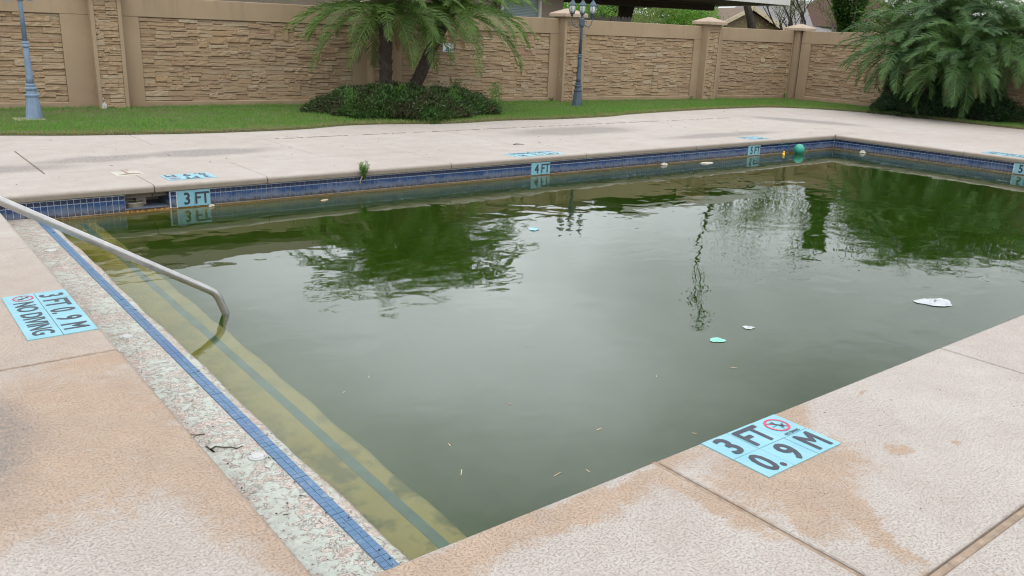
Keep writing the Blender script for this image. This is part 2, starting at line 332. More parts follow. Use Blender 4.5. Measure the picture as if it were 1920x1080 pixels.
# ledge : peeling mint paint
g = G('ledge_peeling_paint'); P = g.pos(); dd = g.n('VectorMath', {'operation': 'SUBTRACT'}, i0=g.noise(14, 4, .7, col=True), i1=(.5, .5, .5)); PD = g.vadd(P, g.vscale(dd, .05))
n1 = g.noise(24, 6, .72, PD); n2 = g.noise(4.2, 4, .6); n3 = g.noise(60, 4, .7)
mint = g.mix(g.mr(n3, .35, .7), (.35, .385, .335), (.47, .475, .43))
cream = g.mix(g.mr(n3, .3, .7), (.44, .39, .345), (.53, .485, .43)); pink = g.mix(n3, (.27, .205, .175), (.36, .29, .25))
e = g.math('ADD', n1, g.mr(n2, .3, .7, -.12, .12))
col = g.mix(g.mr(e, .50, .525), mint, cream); col = g.mix(g.mr(e, .60, .62), col, pink)
edge = g.mr(g.math('ABSOLUTE', g.math('SUBTRACT', e, .512)), .004, .014, 1, 0); edge = g.math('MAXIMUM', edge, g.mr(g.math('ABSOLUTE', g.math('SUBTRACT', e, .61)), .002, .01, 1, 0))
col = g.mix(g.math('MULTIPLY', edge, .75), col, (.26, .16, .13))
vor = g.n('TexVoronoi', {'feature': 'DISTANCE_TO_EDGE'}, Vector=PD, Scale=11.)
col = g.mix(g.math('MULTIPLY', g.mr(vor, .0, .016, 1, 0), g.mr(n2, .42, .6)), col, (.30, .2, .16))
x, y, z = g.xyz(PD)
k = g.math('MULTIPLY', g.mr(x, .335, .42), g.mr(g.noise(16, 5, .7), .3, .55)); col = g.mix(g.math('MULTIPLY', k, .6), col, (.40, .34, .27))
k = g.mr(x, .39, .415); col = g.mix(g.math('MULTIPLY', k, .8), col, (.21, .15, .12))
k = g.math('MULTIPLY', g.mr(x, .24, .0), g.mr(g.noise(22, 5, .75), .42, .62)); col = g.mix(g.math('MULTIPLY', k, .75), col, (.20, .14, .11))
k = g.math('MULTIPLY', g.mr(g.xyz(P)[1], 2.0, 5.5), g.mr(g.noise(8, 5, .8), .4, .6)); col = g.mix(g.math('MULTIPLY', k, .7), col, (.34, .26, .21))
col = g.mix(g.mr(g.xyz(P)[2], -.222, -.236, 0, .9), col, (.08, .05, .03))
col = g.mix(g.mr(g.noise(6, 6, .8), .52, .68, 0, .55), col, (.27, .225, .18)); col = g.mix(g.mr(g.noise(90, 2), .68, .72, 0, .8), col, (.08, .06, .05))
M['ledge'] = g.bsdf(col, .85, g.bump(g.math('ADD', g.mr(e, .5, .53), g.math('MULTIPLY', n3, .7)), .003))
M['mtile'] = None
g = G('marker_tile_blue'); c = g.mix(g.mr(g.noise(6, 4), .3, .7), (.17, .38, .455), (.22, .44, .51)); c = g.mix(g.mr(g.noise(13, 5, .75), .58, .75, 0, .5), c, (.28, .34, .28)); c = g.mix(g.mr(g.noise(120, 2), .66, .72, 0, .4), c, (.5, .58, .6))
M['mtile'] = g.bsdf(c, .45)
M['ink'] = simple('marker_ink', (.035, .04, .055), .6, .3, 20, 0)
M['red'] = simple('marker_red', (.48, .05, .09), .6, .2, 20, 0)
M['white'] = simple('white_plastic', (.43, .43, .41), .45, .08, 10, 0)
M['offwhite'] = simple('lid_plastic', (.43, .40, .34), .6, .1, 10, 0)
g = G('brushed_steel'); c = g.mix(g.mr(g.noise(14, 5, .7), .35, .7), (.40, .385, .37), (.52, .505, .49)); M['steel'] = g.bsdf(g.mix(g.mr(g.noise(40, 4), .6, .75, 0, .6), c, (.30, .27, .23)), .33, g.bump(g.noise(80, 3), .0004), Metallic=.8)
M['lamp_blue'] = simple('faded_blue_lamp_paint', (.17, .235, .33), .55, .2, 7, .001)
M['lamp_dark'] = simple('slate_lamp_paint', (.055, .085, .12), .5, .25, 9, .001)
M['glass'] = simple('lantern_glass', (.50, .55, .54), .15, .2, 25, .003, 40)
M['brown'] = simple('dark_brown_wood', (.05, .037, .03), .8, .2, 5)
M['fascia'] = simple('pale_fascia', (.58, .57, .54), .7, .1, 3)
M['house'] = simple('taupe_siding', (.33, .27, .215), .9, .06, 2)
M['housewhite'] = simple('window_trim', (.72, .70, .66), .6, .04, 4)
M['blind'] = simple('window_blind', (.30, .40, .41), .35, .08, 3, 0)
def shingle(name, a, b):
    g = G(name); v = g.n('TexBrick', Vector=g.vscale(g.pos(), 1.), Color1=a, Color2=b, Mortar=tuple(x*.5 for x in a), Scale=6.); return g.bsdf(g.mix(.5, v, g.mix(g.noise(3, 5), a, b)), .95)
M['roof_grey'] = shingle('grey_shingles', (.16, .15, .155), (.25, .24, .24))
M['roof_brown'] = shingle('brown_shingles', (.13, .09, .065), (.21, .15, .11))
M['roof_red'] = shingle('red_roof', (.065, .033, .024), (.10, .055, .04))
M['gable'] = simple('brown_gable', (.17, .12, .075), .9, .15, 2)
M['trim'] = simple('tan_trim', (.46, .38, .27), .8, .1, 3)
M['picket'] = simple('weathered_picket', (.46, .45, .44), .9, .25, 9)
M['ball'] = simple('teal_ball_rubber', (.03, .30, .22), .45, .15, 6, .0005)
M['duck'] = simple('yellow_rubber', (.75, .48, .05), .4, .1, 20, 0)
M['bag'] = simple('white_plastic_film', (.44, .455, .47), .3, .1, 20, .003, 40)
M['greenfilm'] = simple('mint_plastic_film', (.22, .62, .47), .35, .1, 20, .003)
M['bluefilm'] = simple('pale_blue_wrapper', (.32, .55, .66), .35, .25, 30, .003)
M['foam'] = simple('foam_white', (.5, .48, .43), .8, .1, 30, .002)
M['leafb'] = simple('tan_leaf', (.5, .37, .23), .8, .2, 20, 0)
M['paintpatch'] = simple('bare_white_patch', (.46, .44, .42), .9, .3, 40)
M['signwhite'] = simple('sign_face', (.66, .70, .74), .4, .05, 10, 0)
M['signblue'] = simple('sign_blue_print', (.06, .22, .50), .4, .1, 10, 0)
# water: refracting surface over a murky green volume
g = G('green_pool_water'); P = g.pos()
x, y, z = g.xyz()
patch = g.mr(g.noise(.45, 2, .5, g.vadd(P, (3, 1, 0))), .42, .62, .22, 1)
w1 = g.noise(1.15, 1.0, .4, g.vmul(P, (1., 1.5, 1.)))
w2 = g.noise(4.2, 1.0, .4, g.vmul(P, (1., 1.25, 1.)), .4)
w3 = g.noise(15, 1.0, .5, g.vmul(P, (1., 1.5, 1.)))
h = g.math('ADD', g.math('MULTIPLY', w1, 1.35), g.math('MULTIPLY', g.math('MULTIPLY', w2, patch), 1.2)); h = g.math('ADD', h, g.math('MULTIPLY', g.math('MULTIPLY', w3, patch), .09))
nrm = g.bump(h, .0024, 1.)
gl = g.t.nodes.new('ShaderNodeBsdfGlass'); gl.inputs['IOR'].default_value = 1.333; gl.inputs['Roughness'].default_value = .0; gl.inputs[0].default_value = (1, 1, 1, 1)
g.t.links.new(nrm, gl.inputs['Normal']); g.t.links.new(gl.outputs[0], g.out.inputs[0])
pv = g.t.nodes.new('ShaderNodeVolumePrincipled'); pv.inputs['Color'].default_value = (.50, .72, .22, 1); pv.inputs['Density'].default_value = 2.6; pv.inputs['Absorption Color'].default_value = (.2, .35, .05, 1)
pv.inputs['Anisotropy'].default_value = .3
WATER_SC = (.17, .335, .04); DENS = 2.2
vs = g.t.nodes.new('ShaderNodeVolumeScatter'); vs.inputs['Color'].default_value = (*WATER_SC, 1); vs.inputs['Density'].default_value = DENS; vs.inputs['Anisotropy'].default_value = .2
va = g.t.nodes.new('ShaderNodeVolumeAbsorption'); va.inputs['Color'].default_value = (*WATER_SC, 1); va.inputs['Density'].default_value = DENS
asd = g.t.nodes.new('ShaderNodeAddShader'); g.t.links.new(vs.outputs[0], asd.inputs[0]); g.t.links.new(va.outputs[0], asd.inputs[1]); g.t.links.new(asd.outputs[0], g.out.inputs[1])
g.t.nodes.remove(pv); M['water'] = g.m

# ---------------------------------------------------------------- setting: ground, deck, pool
PW, PL, ZT, ZW = 6.19, 12.477, -.072, -.237        # pool width, length, underside of coping, water level
b = MB(); Z = -.035
for x0, x1, y0, y1 in ((-400, 500, PW+.3, 500), (-400, 500, -400, -.3), (-400, -.3, -.3, PW+.3), (PL+.3, 500, -.3, PW+.3)):
    b.add([(x0,y0,Z),(x1,y0,Z),(x1,y1,Z),(x0,y1,Z)], [(0,1,2,3)])
tag(b.obj('ground', M['ground']), kind='structure')
deck = empty('pool_deck'); deck['kind'] = 'structure'
def slab_mesh(T, a0, a1, w, nose):
    """slab: a along the strip, t from the back (0) to the front (w)"""
    bv = .004
    if nose:
        rr = .036; prof = [(0,-.12),(0,-bv),(bv,0)]+[(w-rr+rr*math.sin(q), -rr+rr*math.cos(q)) for q in [PI/2*i/7 for i in range(8)]]+[(w,ZT+.008),(w-.008,ZT),(w-.09,ZT),(w-.09,-.12)]
    else: prof = [(0,-.12),(0,-bv),(bv,0),(w-bv,0),(w,-bv),(w,-.12)]
    b = MB(); n = len(prof); vs = []
    cx = w/2
    for a, ins in ((a0, bv), (a0+bv, 0), (a1-bv, 0), (a1, bv)):
        for t, z in prof:
            tt = t + (ins if t < cx else -ins)
            vs.append(T(tt, a, z - (ins if z > -.05 else 0)))
    fs = [(k*n+i, k*n+(i+1) % n, (k+1)*n+(i+1) % n, (k+1)*n+i) for k in range(3) for i in range(n)]
    fs += [tuple(range(n-1, -1, -1)), tuple(3*n+i for i in range(n))]
    b.add(vs, fs); return b
def fix_normals(me):
    import bmesh
    bm = bmesh.new(); bm.from_mesh(me); bmesh.ops.recalc_face_normals(bm, faces=bm.faces); bm.to_mesh(me); bm.free()
def slab(T, a0, a1, w, nose=False, gap=.003):
    o = slab_mesh(T, a0+gap, a1-gap, w, nose).obj('deck_slab', M['deck'], deck); fix_normals(o.data); smooth_angle(o, 35); return o
TF = lambda y1: (lambda t, a, z: (a, y1-t, z))              # front faces -y
TN = lambda y0: (lambda t, a, z: (a, y0+t, z))              # front faces +y
TR = lambda x1: (lambda t, a, z: (x1-t, a, z))              # front faces -x
TL = lambda x0: (lambda t, a, z: (x0+t, a, z))              # front faces +x
xs = [-3, -.85, 1.30, 2.375, 4.57, 6.68, 8.85, 10.95, PL-.015]
for i in range(len(xs)-1): slab(TF(7.18), xs[i], xs[i+1], .99+.015, True, .003)
slab(TF(7.18), PL-.015, 13.05, .985)
xs = [-3, .59, 3.45, 6.27, 9.1, 11.9, 13.05]
for i in range(len(xs)-1): slab(TF(8.88), xs[i], xs[i+1], 1.694, gap=.010 if i == 0 else .003)
xs = [-3.2, 2.04, 4.9, 7.75, 10.6, 13.05]
for i in range(len(xs)-1): slab(TF(11.2), xs[i], xs[i+1], 2.314)
ys = [-2.5, -.3, 1.85, 4.02, PW-.015]
for i in range(len(ys)-1): slab(TR(13.05), ys[i], ys[i+1], 13.05-PL+.015, True)
ys = [-2.5, .2, 3.05, 5.95, 8.88, 11.2]
for i in range(len(ys)-1): slab(TR(15.8), ys[i], ys[i+1], 2.744); slab(TR(18.6), ys[i], ys[i+1], 2.794)
# near side: the corner slab is an L
T1 = slab_mesh(TN(-.925), 0, 1.253, .925, True); T2 = slab_mesh(TL(-2.5), -.004, 2.098, 2.5, True)
o = T1.obj('deck_slab', M['deck'], deck); fix_normals(o.data); smooth_angle(o, 35)
o = T2.obj('deck_slab', M['deck'], deck); fix_normals(o.data); smooth_angle(o, 35)
b = MB(); b.box(-2.5, .004, -.925, -.004, -.12, 0); b.obj('deck_slab', M['deck'], deck)
for a0, a1 in ((2.122, 4.27), (4.276, PW-.02)): slab(TL(-2.5), a0, a1, 2.5, True, 0)
xs = [1.277, 3.38, 5.5, 7.62, 9.74, 11.86, 13.98]
for i in range(len(xs)-1): slab(TN(-.925), xs[i]+(.0 if i == 0 else .006), xs[i+1]-.006, .925, True, 0)
xs = [-3, -.9, 1.27, 3.38, 5.5, 7.62, 9.74, 12.8]
for i in range(len(xs)-1): slab(TN(-3.6), xs[i]+.004, xs[i+1]-.004, 2.64, False, 0)
# fillers in the wide joints
def filler(p, q, w, mat='joint', z=-.004):
    p, q = Vector((*p, 0)), Vector((*q, 0)); d = (q-p).normalized(); n = Vector((-d.y, d.x, 0)); L_ = (q-p).length
    b = MB(); N = max(2, int(L_/.08)); prof = [(-w/2, -.03), (-w/2, -.005), (-w*.22, 0), (-w*.12, -.003), (w*.12, -.003), (w*.22, 0), (w/2, -.005), (w/2, -.03)]; m = len(prof); vs = []
    for i in range(N+1):
        c = p+d*L_*i/N
        for t, zz in prof: vs.append(c+n*(t+random.uniform(-.0008, .0008))+Vector((0, 0, zz+z+random.uniform(-.0006, .0006))))
    b.add(vs, [(i*m+k, i*m+k+1, (i+1)*m+k+1, (i+1)*m+k) for i in range(N) for k in range(m-1)]); return b.obj('joint_filler', M[mat], deck, smooth=True)
filler((1.265, -.925), (1.265, -.012), .022); filler((-2.5, 2.11), (-.02, 2.11), .022); filler((3.38, -.925), (3.38, -.012), .010, 'joint_dark', -.006)
filler((-2.9, -.9425), (12.6, -.9425), .029, 'joint', -.007); filler((.59, 7.2), (.59, 8.87), .018, 'joint_dark', -.006)
b = MB(); b.box(-3.2, 18.8, PW+.12, 11.2, -.03, -.014); b.box(PL+.12, 18.8, -2.5, PW+.11, -.03, -.014); b.box(-3.2, 13.2, -3.7, -.12, -.03, -.014); b.box(-3.2, -.12, -.11, PW+.11, -.03, -.014)
b.obj('joint_bed', M['joint_dark'], deck)

pool = empty('pool_basin'); pool['kind'] = 'structure'
b = MB()
b.box(1.43, PL+.3, PW+.008, PW+.25, -2.2, ZT-.002); b.box(-.2, 1.04, PW+.008, PW+.25, -2.2, ZT-.002); b.box(1.04, 1.43, PW+.008, PW+.25, -2.2, -.212)   # far wall, gap for the skimmer
b.box(PL+.008, PL+.25, -.25, PW+.004, -2.2, ZT-.002)
b.box(-.2, PL+.004, -.25, -.045, -2.2, ZT-.002); b.box(-.25, .0, -.04, PW+.004, -2.2, ZT-.002)
b.box(.0, PL, -.04, PW, -2.35, -2.2)
b.obj('pool_wall', M['plaster'], pool)
b = MB(); vs = []                      # submerged step and floor
prof = [(.395, -.40), (.40, -.485), (.43, -.50), (.60, -.503), (.76, -.505), (.785, -.515), (.79, -.56), (.795, -1.0), (.82, -1.12), (4, -1.25), (PL+.05, -1.7)]
NY = 40; m = len(prof)
for j in range(NY+1):
    for i, (x, z) in enumerate(prof):
        vs.append((x+(.006*math.sin(j*1.7)*(i in (4, 5, 6))), -.04+(PW+.08)*j/NY, z+random.uniform(-.002, .002)))
b.add(vs, [(j*m+i, j*m+i+1, (j+1)*m+i+1, (j+1)*m+i) for j in range(NY) for i in range(m-1)]); b.obj('pool_floor', M['plaster'], pool, smooth=True)
b = MB(); b.box(.650, .699, -.03, PW, -.51, -.499); b.obj('submerged_tile_band', simple('algae_filmed_blue_tile', (.24, .36, .38), .8, .3, 6), pool)
# ledge
b = MB(); NY = 160; vs = []; prof = [(-.02, -.207), (.1, -.2085), (.2, -.2095), (.30, -.2105), (.36, -.2115), (.392, -.215), (.407, -.225), (.412, -.245), (.408, -.30), (.40, -.42)]; m = len(prof)
for j in range(NY+1):
    y = -.04+(PW+.045)*j/NY; e = .005*math.sin(y*3.1)+.004*math.sin(y*9+1)+random.uniform(-.0022, .0022)
    for i, (x, z) in enumerate(prof): vs.append((x+e*(i > 4), y, z+random.uniform(-.0008, .0008)))
b.add(vs, [(j*m+i, j*m+i+1, (j+1)*m+i+1, (j+1)*m+i) for j in range(NY) for i in range(m-1)])
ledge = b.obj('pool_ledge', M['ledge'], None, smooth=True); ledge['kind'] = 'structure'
t = .0251; b = MB(); b.box(.3008-t/2, .3008+2.9*t-t/2, -.03, PW, -.2125, -.2078); 
b = MB(); b.box(.302, .3575, -.03, PW, -.2145, -.2085); b.obj('grout_bed', simple('blue_grey_grout', (.22, .28, .36), .9, .3, 40), ledge)
tm = [MB().box(-.0132, .0132, -.0148, .0148, -.002, .0028, .0008).mesh('trim_tile', M['trimtile'])]
k = 0; y = .0; rest = MB()
while y < PW-.02:
    for row in (0, 1):
        cx = .3165+row*.0272
        if k < 300: link('tile', tm[0], ledge, (cx, y+.015, -.2083+random.uniform(-.0004, .0004)), (random.uniform(-.01, .01), random.uniform(-.015, .015), random.uniform(-.01, .01)))
        else: rest.box(cx-.0132, cx+.0132, y+.0002, y+.0298, -.2103, -.2055, .0008)
        k += 1
    y += .0304 if (k//2) % 10 else .0335
o = rest.obj('tile', M['trimtile'], ledge); o['kind'] = 'stuff'
# waterline tiles
wall_far = empty('far_tile_band', (0, 0, 0)); wall_far['kind'] = 'structure'; wall_right = empty('right_tile_band'); wall_right['kind'] = 'structure'
wt = MB().box(-.0236, .0236, -.0035, .0035, -.0725, .0725, .001).mesh('waterline_tile', M['tile'])
P_ = .0508
MK = [1.5, 5.767, 10.097]; zc = ZT-.008-.0725
def in_marker(x): return any(a-.02 < x < a+.325 for a in MK)
tiles = []
for ra, rb in ((.0, 1.04), (1.43, 1.4992), (1.8056, MK[1]-.0008), (MK[1]+.3056, MK[2]-.0008), (MK[2]+.3056, PL-.002)):
    nn_ = max(1, round((rb-ra)/P_)); tiles += [ra+(rb-ra)*(j+.5)/nn_ for j in range(nn_)]
for x in tiles: link('tile', wt, wall_far, (x, PW+.0035+random.uniform(0, .0006), zc), (random.uniform(-.006, .006), 0, random.uniform(-.012, .012)))
yy = PW-.028; n = 0
while yy > -.02:
    if not (2.95 < yy < 3.29): link('tile', wt, wall_right, (PL+.0035+random.uniform(0, .0006), yy, zc), (0, random.uniform(-.006, .006), PI/2+random.uniform(-.012, .012)))
    yy -= P_
b = MB()
for x0, x1 in ((0, 1.04), (1.43, PL+.004)): b.box(x0, x1, PW+.0042, PW+.0085, ZT-.158, ZT-.003); b.box(x0, x1, PW-.001, PW+.0043, ZT-.0065, ZT-.001)
b.obj('grout_bed', M['grout'], wall_far)
b = MB(); b.box(PL+.0042, PL+.0085, -.04, PW+.004, ZT-.158, ZT-.003); b.box(PL-.001, PL+.0043, -.04, PW, ZT-.0065, ZT-.001); b.obj('grout_bed', M['grout'], wall_right)

# water
b = MB(); b.box(.37, PL+.05, -.10, PW+.05, -2.28, ZW); o = b.obj('pool_water', M['water']); o['kind'] = 'structure'

# ---------------------------------------------------------------- skimmer
sk = empty('pool_skimmer', (1.235, PW, 0), 0, 'skimmer mouth cut into the blue tile band beside the 3 FT tiles', 'skimmer')
b = MB(); b.box(-.195, .195, .006, .40, -.2115, -.205); b.obj('throat_floor', simple('skimmer_floor', (.13, .15, .20), .6, .35, 18), sk)
b = MB(); b.box(-.195, .195, .36, .40, -.2048, -.05); b.box(-.06, .03, .17, .355, -.2048, -.075); b.box(-.199, -.06, .25, .355, -.2048, -.075); b.obj('throat_wall', M['beige'], sk)
b = MB(); pts = [(-.09+.085*math.cos(q), .13+.07*math.sin(q), -.167) for q in [2*PI*i/24 for i in range(25)]]; b.tube(pts, .006, 6); b.obj('ring', M['offwhite'], sk, smooth=True)
b = MB(); b.lathe([(.02, -.2045), (.082, -.2045), (.082, -.172), (.02, -.172)], 20, (-.09, .13, 0)); b.obj('basket', simple('skimmer_basket', (.22, .19, .14), .7, .2, 20), sk, smooth=False)
for i in range(7): link('tile', wt, sk, (.1935, .028+i*.0508, -.1375), (0, 0, PI/2), (1, 1, .88))
for i in range(5): link('tile', wt, sk, (-.1935, .028+i*.0508, -.1375), (0, 0, -PI/2), (1, 1, .88))
for sx_ in (-.2, .197): b = MB(); b.box(sx_, sx_+.003, .006, .40, -.21, -.074); b.obj('side_wall', M['grout'], sk)
lid = empty('skimmer_lid', (1.255, 6.90, 0), .02, 'square cream skimmer lid set in the deck behind the skimmer mouth', 'lid')
b = MB(); b.box(-.13, .13, -.13, .13, -.01, .004, .002); b.obj('cover', M['offwhite'], lid)
b = MB(); b.tube([(-.10+.2*i/10, -.085+.02*math.sin(PI*i/10), .005) for i in range(11)], [.002+.007*math.sin(PI*i/10) for i in range(11)], 6); b.obj('lift_slot', M['joint'], lid)
b = MB(); b.box(-.012, .012, -.02, .19, .0045, .0075); b.obj('strap', M['joint'], lid)

# ---------------------------------------------------------------- text
def text_mesh(txt, h, mat, bold=.03, sx=.8, align='CENTER'):
    c = bpy.data.curves.new('t', 'FONT'); c.body = txt; c.size = 1; c.align_x = align; c.align_y = 'CENTER'; c.offset = 0; c.resolution_u = 3; c.extrude = .0
    o = bpy.data.objects.new('t', c); COL.objects.link(o)
    bpy.context.view_layer.update(); dg = bpy.context.evaluated_depsgraph_get(); me = bpy.data.meshes.new_from_object(o.evaluated_get(dg))
    COL.objects.unlink(o); bpy.data.objects.remove(o)
    n = len(me.vertices); co = np.zeros(n*3, np.float32); me.vertices.foreach_get('co', co); co = co.reshape(-1, 3)
    k = h*1.08/.69; co[:, 0] -= (co[:, 0].min()+co[:, 0].max())/2; co[:, 1] -= (co[:, 1].min()+co[:, 1].max())/2
    co *= k; co[:, 0] *= sx if sx > 0 else -sx/(co[:, 0].max()-co[:, 0].min()); me.vertices.foreach_set('co', co.ravel()); 
    fs = [tuple(p.vertices) for p in me.polygons]; b = MB(); e = max(bold, .02)*h*1.5
    for q, (dx, dy) in enumerate(((0, 0), (e, e*.5), (-e, -e*.5), (e, -e*.5), (-e, e*.5), (e*.4, e), (-e*.4, -e))): b.add([(x+dx, y+dy, .00004*q) for x, y, _ in co], fs)
    bpy.data.meshes.remove(me); return b.mesh('lettering', mat)
T6 = .1524
tile6 = MB().box(-.0749, .0749, -.0749, .0749, -.006, .004, .0007).mesh('marker_tile', M['mtile'])
def ring_mb(r0, r1, z, n=40):
    b = MB(); vs = [(r*math.cos(2*PI*i/n), r*math.sin(2*PI*i/n), z) for r in (r0, r1) for i in range(n)]
    b.add(vs, [(i, (i+1) % n, n+(i+1) % n, n+i) for i in range(n)]); return b
def nodive(parent, x, y, z, r=.05):
    b = ring_mb(r*.82, r, z); b.add([(-r*.62, r*.52, z), (-r*.52, r*.62, z), (r*.62, -r*.52, z), (r*.52, -r*.62, z)], [(0, 2, 3, 1)]); b.obj('prohibition_ring', M['red'], parent, loc=(x, y, 0))
    b = MB(); z += .0003; s = r*.8
    def seg(ax, ay, bx, by, w):
        d = Vector((bx-ax, by-ay, 0)); n = Vector((-d.y, d.x, 0)).normalized()*w; b.add([(ax*s-n.x, ay*s-n.y, z), (bx*s-n.x, by*s-n.y, z), (bx*s+n.x, by*s+n.y, z), (ax*s+n.x, ay*s+n.y, z)], [(0, 1, 2, 3)])
    w = r*.045
    seg(-.05, .1, .35, -.35, w*1.9); seg(-.05, .1, -.3, .65, w); seg(-.05, .1, .05, .7, w); seg(.3, -.3, .7, -.2, w); seg(.3, -.3, .15, -.62, w); seg(-.85, -.12, -.1, -.05, w*.5); seg(.4, -.1, .9, 0, w*.5); seg(0, -.9, 0, -.35, w*.5)
    n = 12; b.add([(s*.42+r*.09*math.cos(2*PI*i/n), -s*.46+r*.09*math.sin(2*PI*i/n), z) for i in range(n)], [tuple(range(n))])
    b.obj('diver_figure', M['ink'], parent, loc=(x, y, 0))
def deck_marker(loc, rz, cols, items, label):
    o = empty('depth_marker', loc, rz, label, 'depth marker', 'blue depth marker tiles')
    for i in range(cols):
        for j in range(2): link('tile', tile6, o, ((i-(cols-1)/2)*T6, (.5-j)*T6, random.uniform(-.0004, .0004)), (random.uniform(-.004, .004), random.uniform(-.004, .004), 0))
    for it in items:
        if it[0] == 'ND': nodive(o, it[1], it[2], .0052, it[3])
        else: link('lettering', text_mesh(it[0], it[3], M['ink'], it[4], it[5]), o, (it[1], it[2], .0052))
    return o
hh = T6/2
deck_marker((n0 := 1.51+.2286, -.023-T6, .0005), 0, 3, [('3', -T6-.005, hh, .108, .024, .85), ('FT', 0, hh, .108, .024, .78), ('ND', T6-.003, hh+.006, .052), ('NO DIVING', T6-.003, .012, .014, .02, -.085),
    ('0.', -T6+.012, -hh, .108, .024, .8), ('9', 0, -hh, .108, .024, .82), ('M', T6, -hh, .108, .024, .8)], 'blue 3 FT 0.9 M deck marker beside the tan stain, near right')
deck_marker((-.175, 2.81, .0005), -PI/2, 5, [('3', -2*T6+.012, hh-.004, .102, .022, .85), ('FT', -T6+.005, hh-.004, .102, .022, .8), ('0.', .005, hh-.004, .102, .022, .8), ('9', T6-.012, hh-.004, .102, .022, .82), ('M', 2*T6-.028, hh-.004, .102, .022, .8),
    ('ND', -2*T6+.0, -hh+.014, .05), ('NO DIVING', .055, -hh+.004, .085, .02, -.56)], 'blue NO DIVING deck marker on the left deck above the joint')
deck_marker((1.71, 6.49, .0005), PI, 3, [('3', -T6, hh, .108, .024, .85), ('FT', 0, hh, .108, .024, .78), ('ND', T6, hh, .052),
    ('0.', -T6+.012, -hh, .108, .024, .8), ('9', 0, -hh, .108, .024, .82), ('M', T6, -hh, .108, .024, .8)], 'blue 3 FT 0.9 M deck marker on the far coping beside the skimmer lid')
deck_marker((5.97, 6.38, .0005), PI, 5, [('4', -2*T6, hh, .102, .022, .85), ('FT', -T6, hh, .102, .022, .8), ('1.2', .01, hh, .102, .022, .7), ('M', 2*T6-.05, hh, .102, .022, .8),
    ('ND', -2*T6, -hh, .05), ('NO DIVING', .055, -hh, .085, .02, -.56)], 'blue NO DIVING deck marker above the 4 FT waterline tiles')
deck_marker((10.50, 6.40, .0005), PI, 3, [('5', -T6, hh, .108, .024, .85), ('FT', 0, hh, .108, .024, .78), ('ND', T6, hh, .052),
    ('1.', -T6+.012, -hh, .108, .024, .8), ('5', 0, -hh, .108, .024, .82), ('M', T6, -hh, .108, .024, .8)], 'blue deck marker on the far deck above the 5 FT waterline tiles')
deck_marker((12.70, 3.42, .0005), -PI/2+PI, 5, [('5', -2*T6, hh, .102, .022, .85), ('FT', -T6, hh, .102, .022, .8), ('1.5', .01, hh, .102, .022, .7), ('M', 2*T6-.05, hh, .102, .022, .8), ('ND', -2*T6, -hh, .05), ('NO DIVING', .055, -hh, .085, .02, -.56)], 'blue deck marker by the right far coping at the picture edge')
def wall_marker(loc, rz, num, label):
    o = empty('waterline_marker', loc, rz, label, 'depth marker', 'waterline depth marker tiles')
    for i in (0, 1): link('tile', tile6, o, ((i+.5)*T6, 0, 0), (PI/2, 0, 0))
    link('lettering', text_mesh(num, .10, M['ink'], .025, .85), o, (T6*.56, -.0052, 0), (PI/2, 0, 0)); link('lettering', text_mesh('FT', .10, M['ink'], .02, .85), o, (T6*1.5, -.0052, 0), (PI/2, 0, 0))
for xm, nn, l in zip(MK, '345', ('3 FT marker tiles in the waterline band beside the skimmer', '4 FT marker tiles in the middle of the far waterline band', '5 FT marker tiles in the far waterline band near the teal ball')): wall_marker((xm, PW-.0005, ZT-.0795), 0, nn, l)
wall_marker((PL-.0005, 3.271, ZT-.0795), -PI/2, '5', '5 FT marker tiles on the right far waterline at the picture edge')

# ledge fittings
for (x, y, l) in ((.258, 1.17, 'white round plastic fitting in the ledge near the dark crack'), (.19, 2.84, 'small white round fitting in the ledge level with the left depth marker'), (.21, 4.97, 'white round fitting at the far dirty end of the ledge under the rail')):
    o = empty('ledge_fitting', (x, y, -.2085), random.uniform(0, 6), l, 'pool fitting', 'round fittings in the pool ledge')
    b = MB(); b.lathe([(.0, -.004), (.036, -.004), (.036, .003), (.033, .0055), (.028, .0055), (.027, .004), (.0, .004)][1:], 28); b.obj('rim', M['white'], o, smooth=False)
    b = MB(); b.lathe([(.004, .004), (.024, .004), (.024, .0058), (.020, .0068), (.004, .0068)], 24); b.obj('plug', M['white'], o)
    for s_ in (-1, 1): b = MB(); b.box(s_*.0302-.002, s_*.0302+.002, -.004, .004, .0056, .0062); b.obj('screw_slot', M['ink'], o)
b = MB()
def crack(pts, w):
    for (ax, ay), (bx, by) in zip(pts, pts[1:]):
        p, q = Vector((ax, ay, -.2058)), Vector((bx, by, -.2058)); d = q-p; n = Vector((-d.y, d.x, 0)).normalized()*w*random.uniform(.5, 1.2); b.obox((p+q)/2, d*.55, n, (0, 0, .0012))
crack([(.125, 1.325), (.15, 1.34), (.175, 1.315), (.20, 1.30), (.215, 1.275), (.24, 1.285)], .003); crack([(.125, 1.325), (.13, 1.30), (.12, 1.36)], .004); crack([(.10, 1.50), (.12, 1.48), (.15, 1.475)], .002)
o = b.obj('ledge_crack', simple('crack_dirt', (.07, .055, .035), 1, .3, 30), ledge)
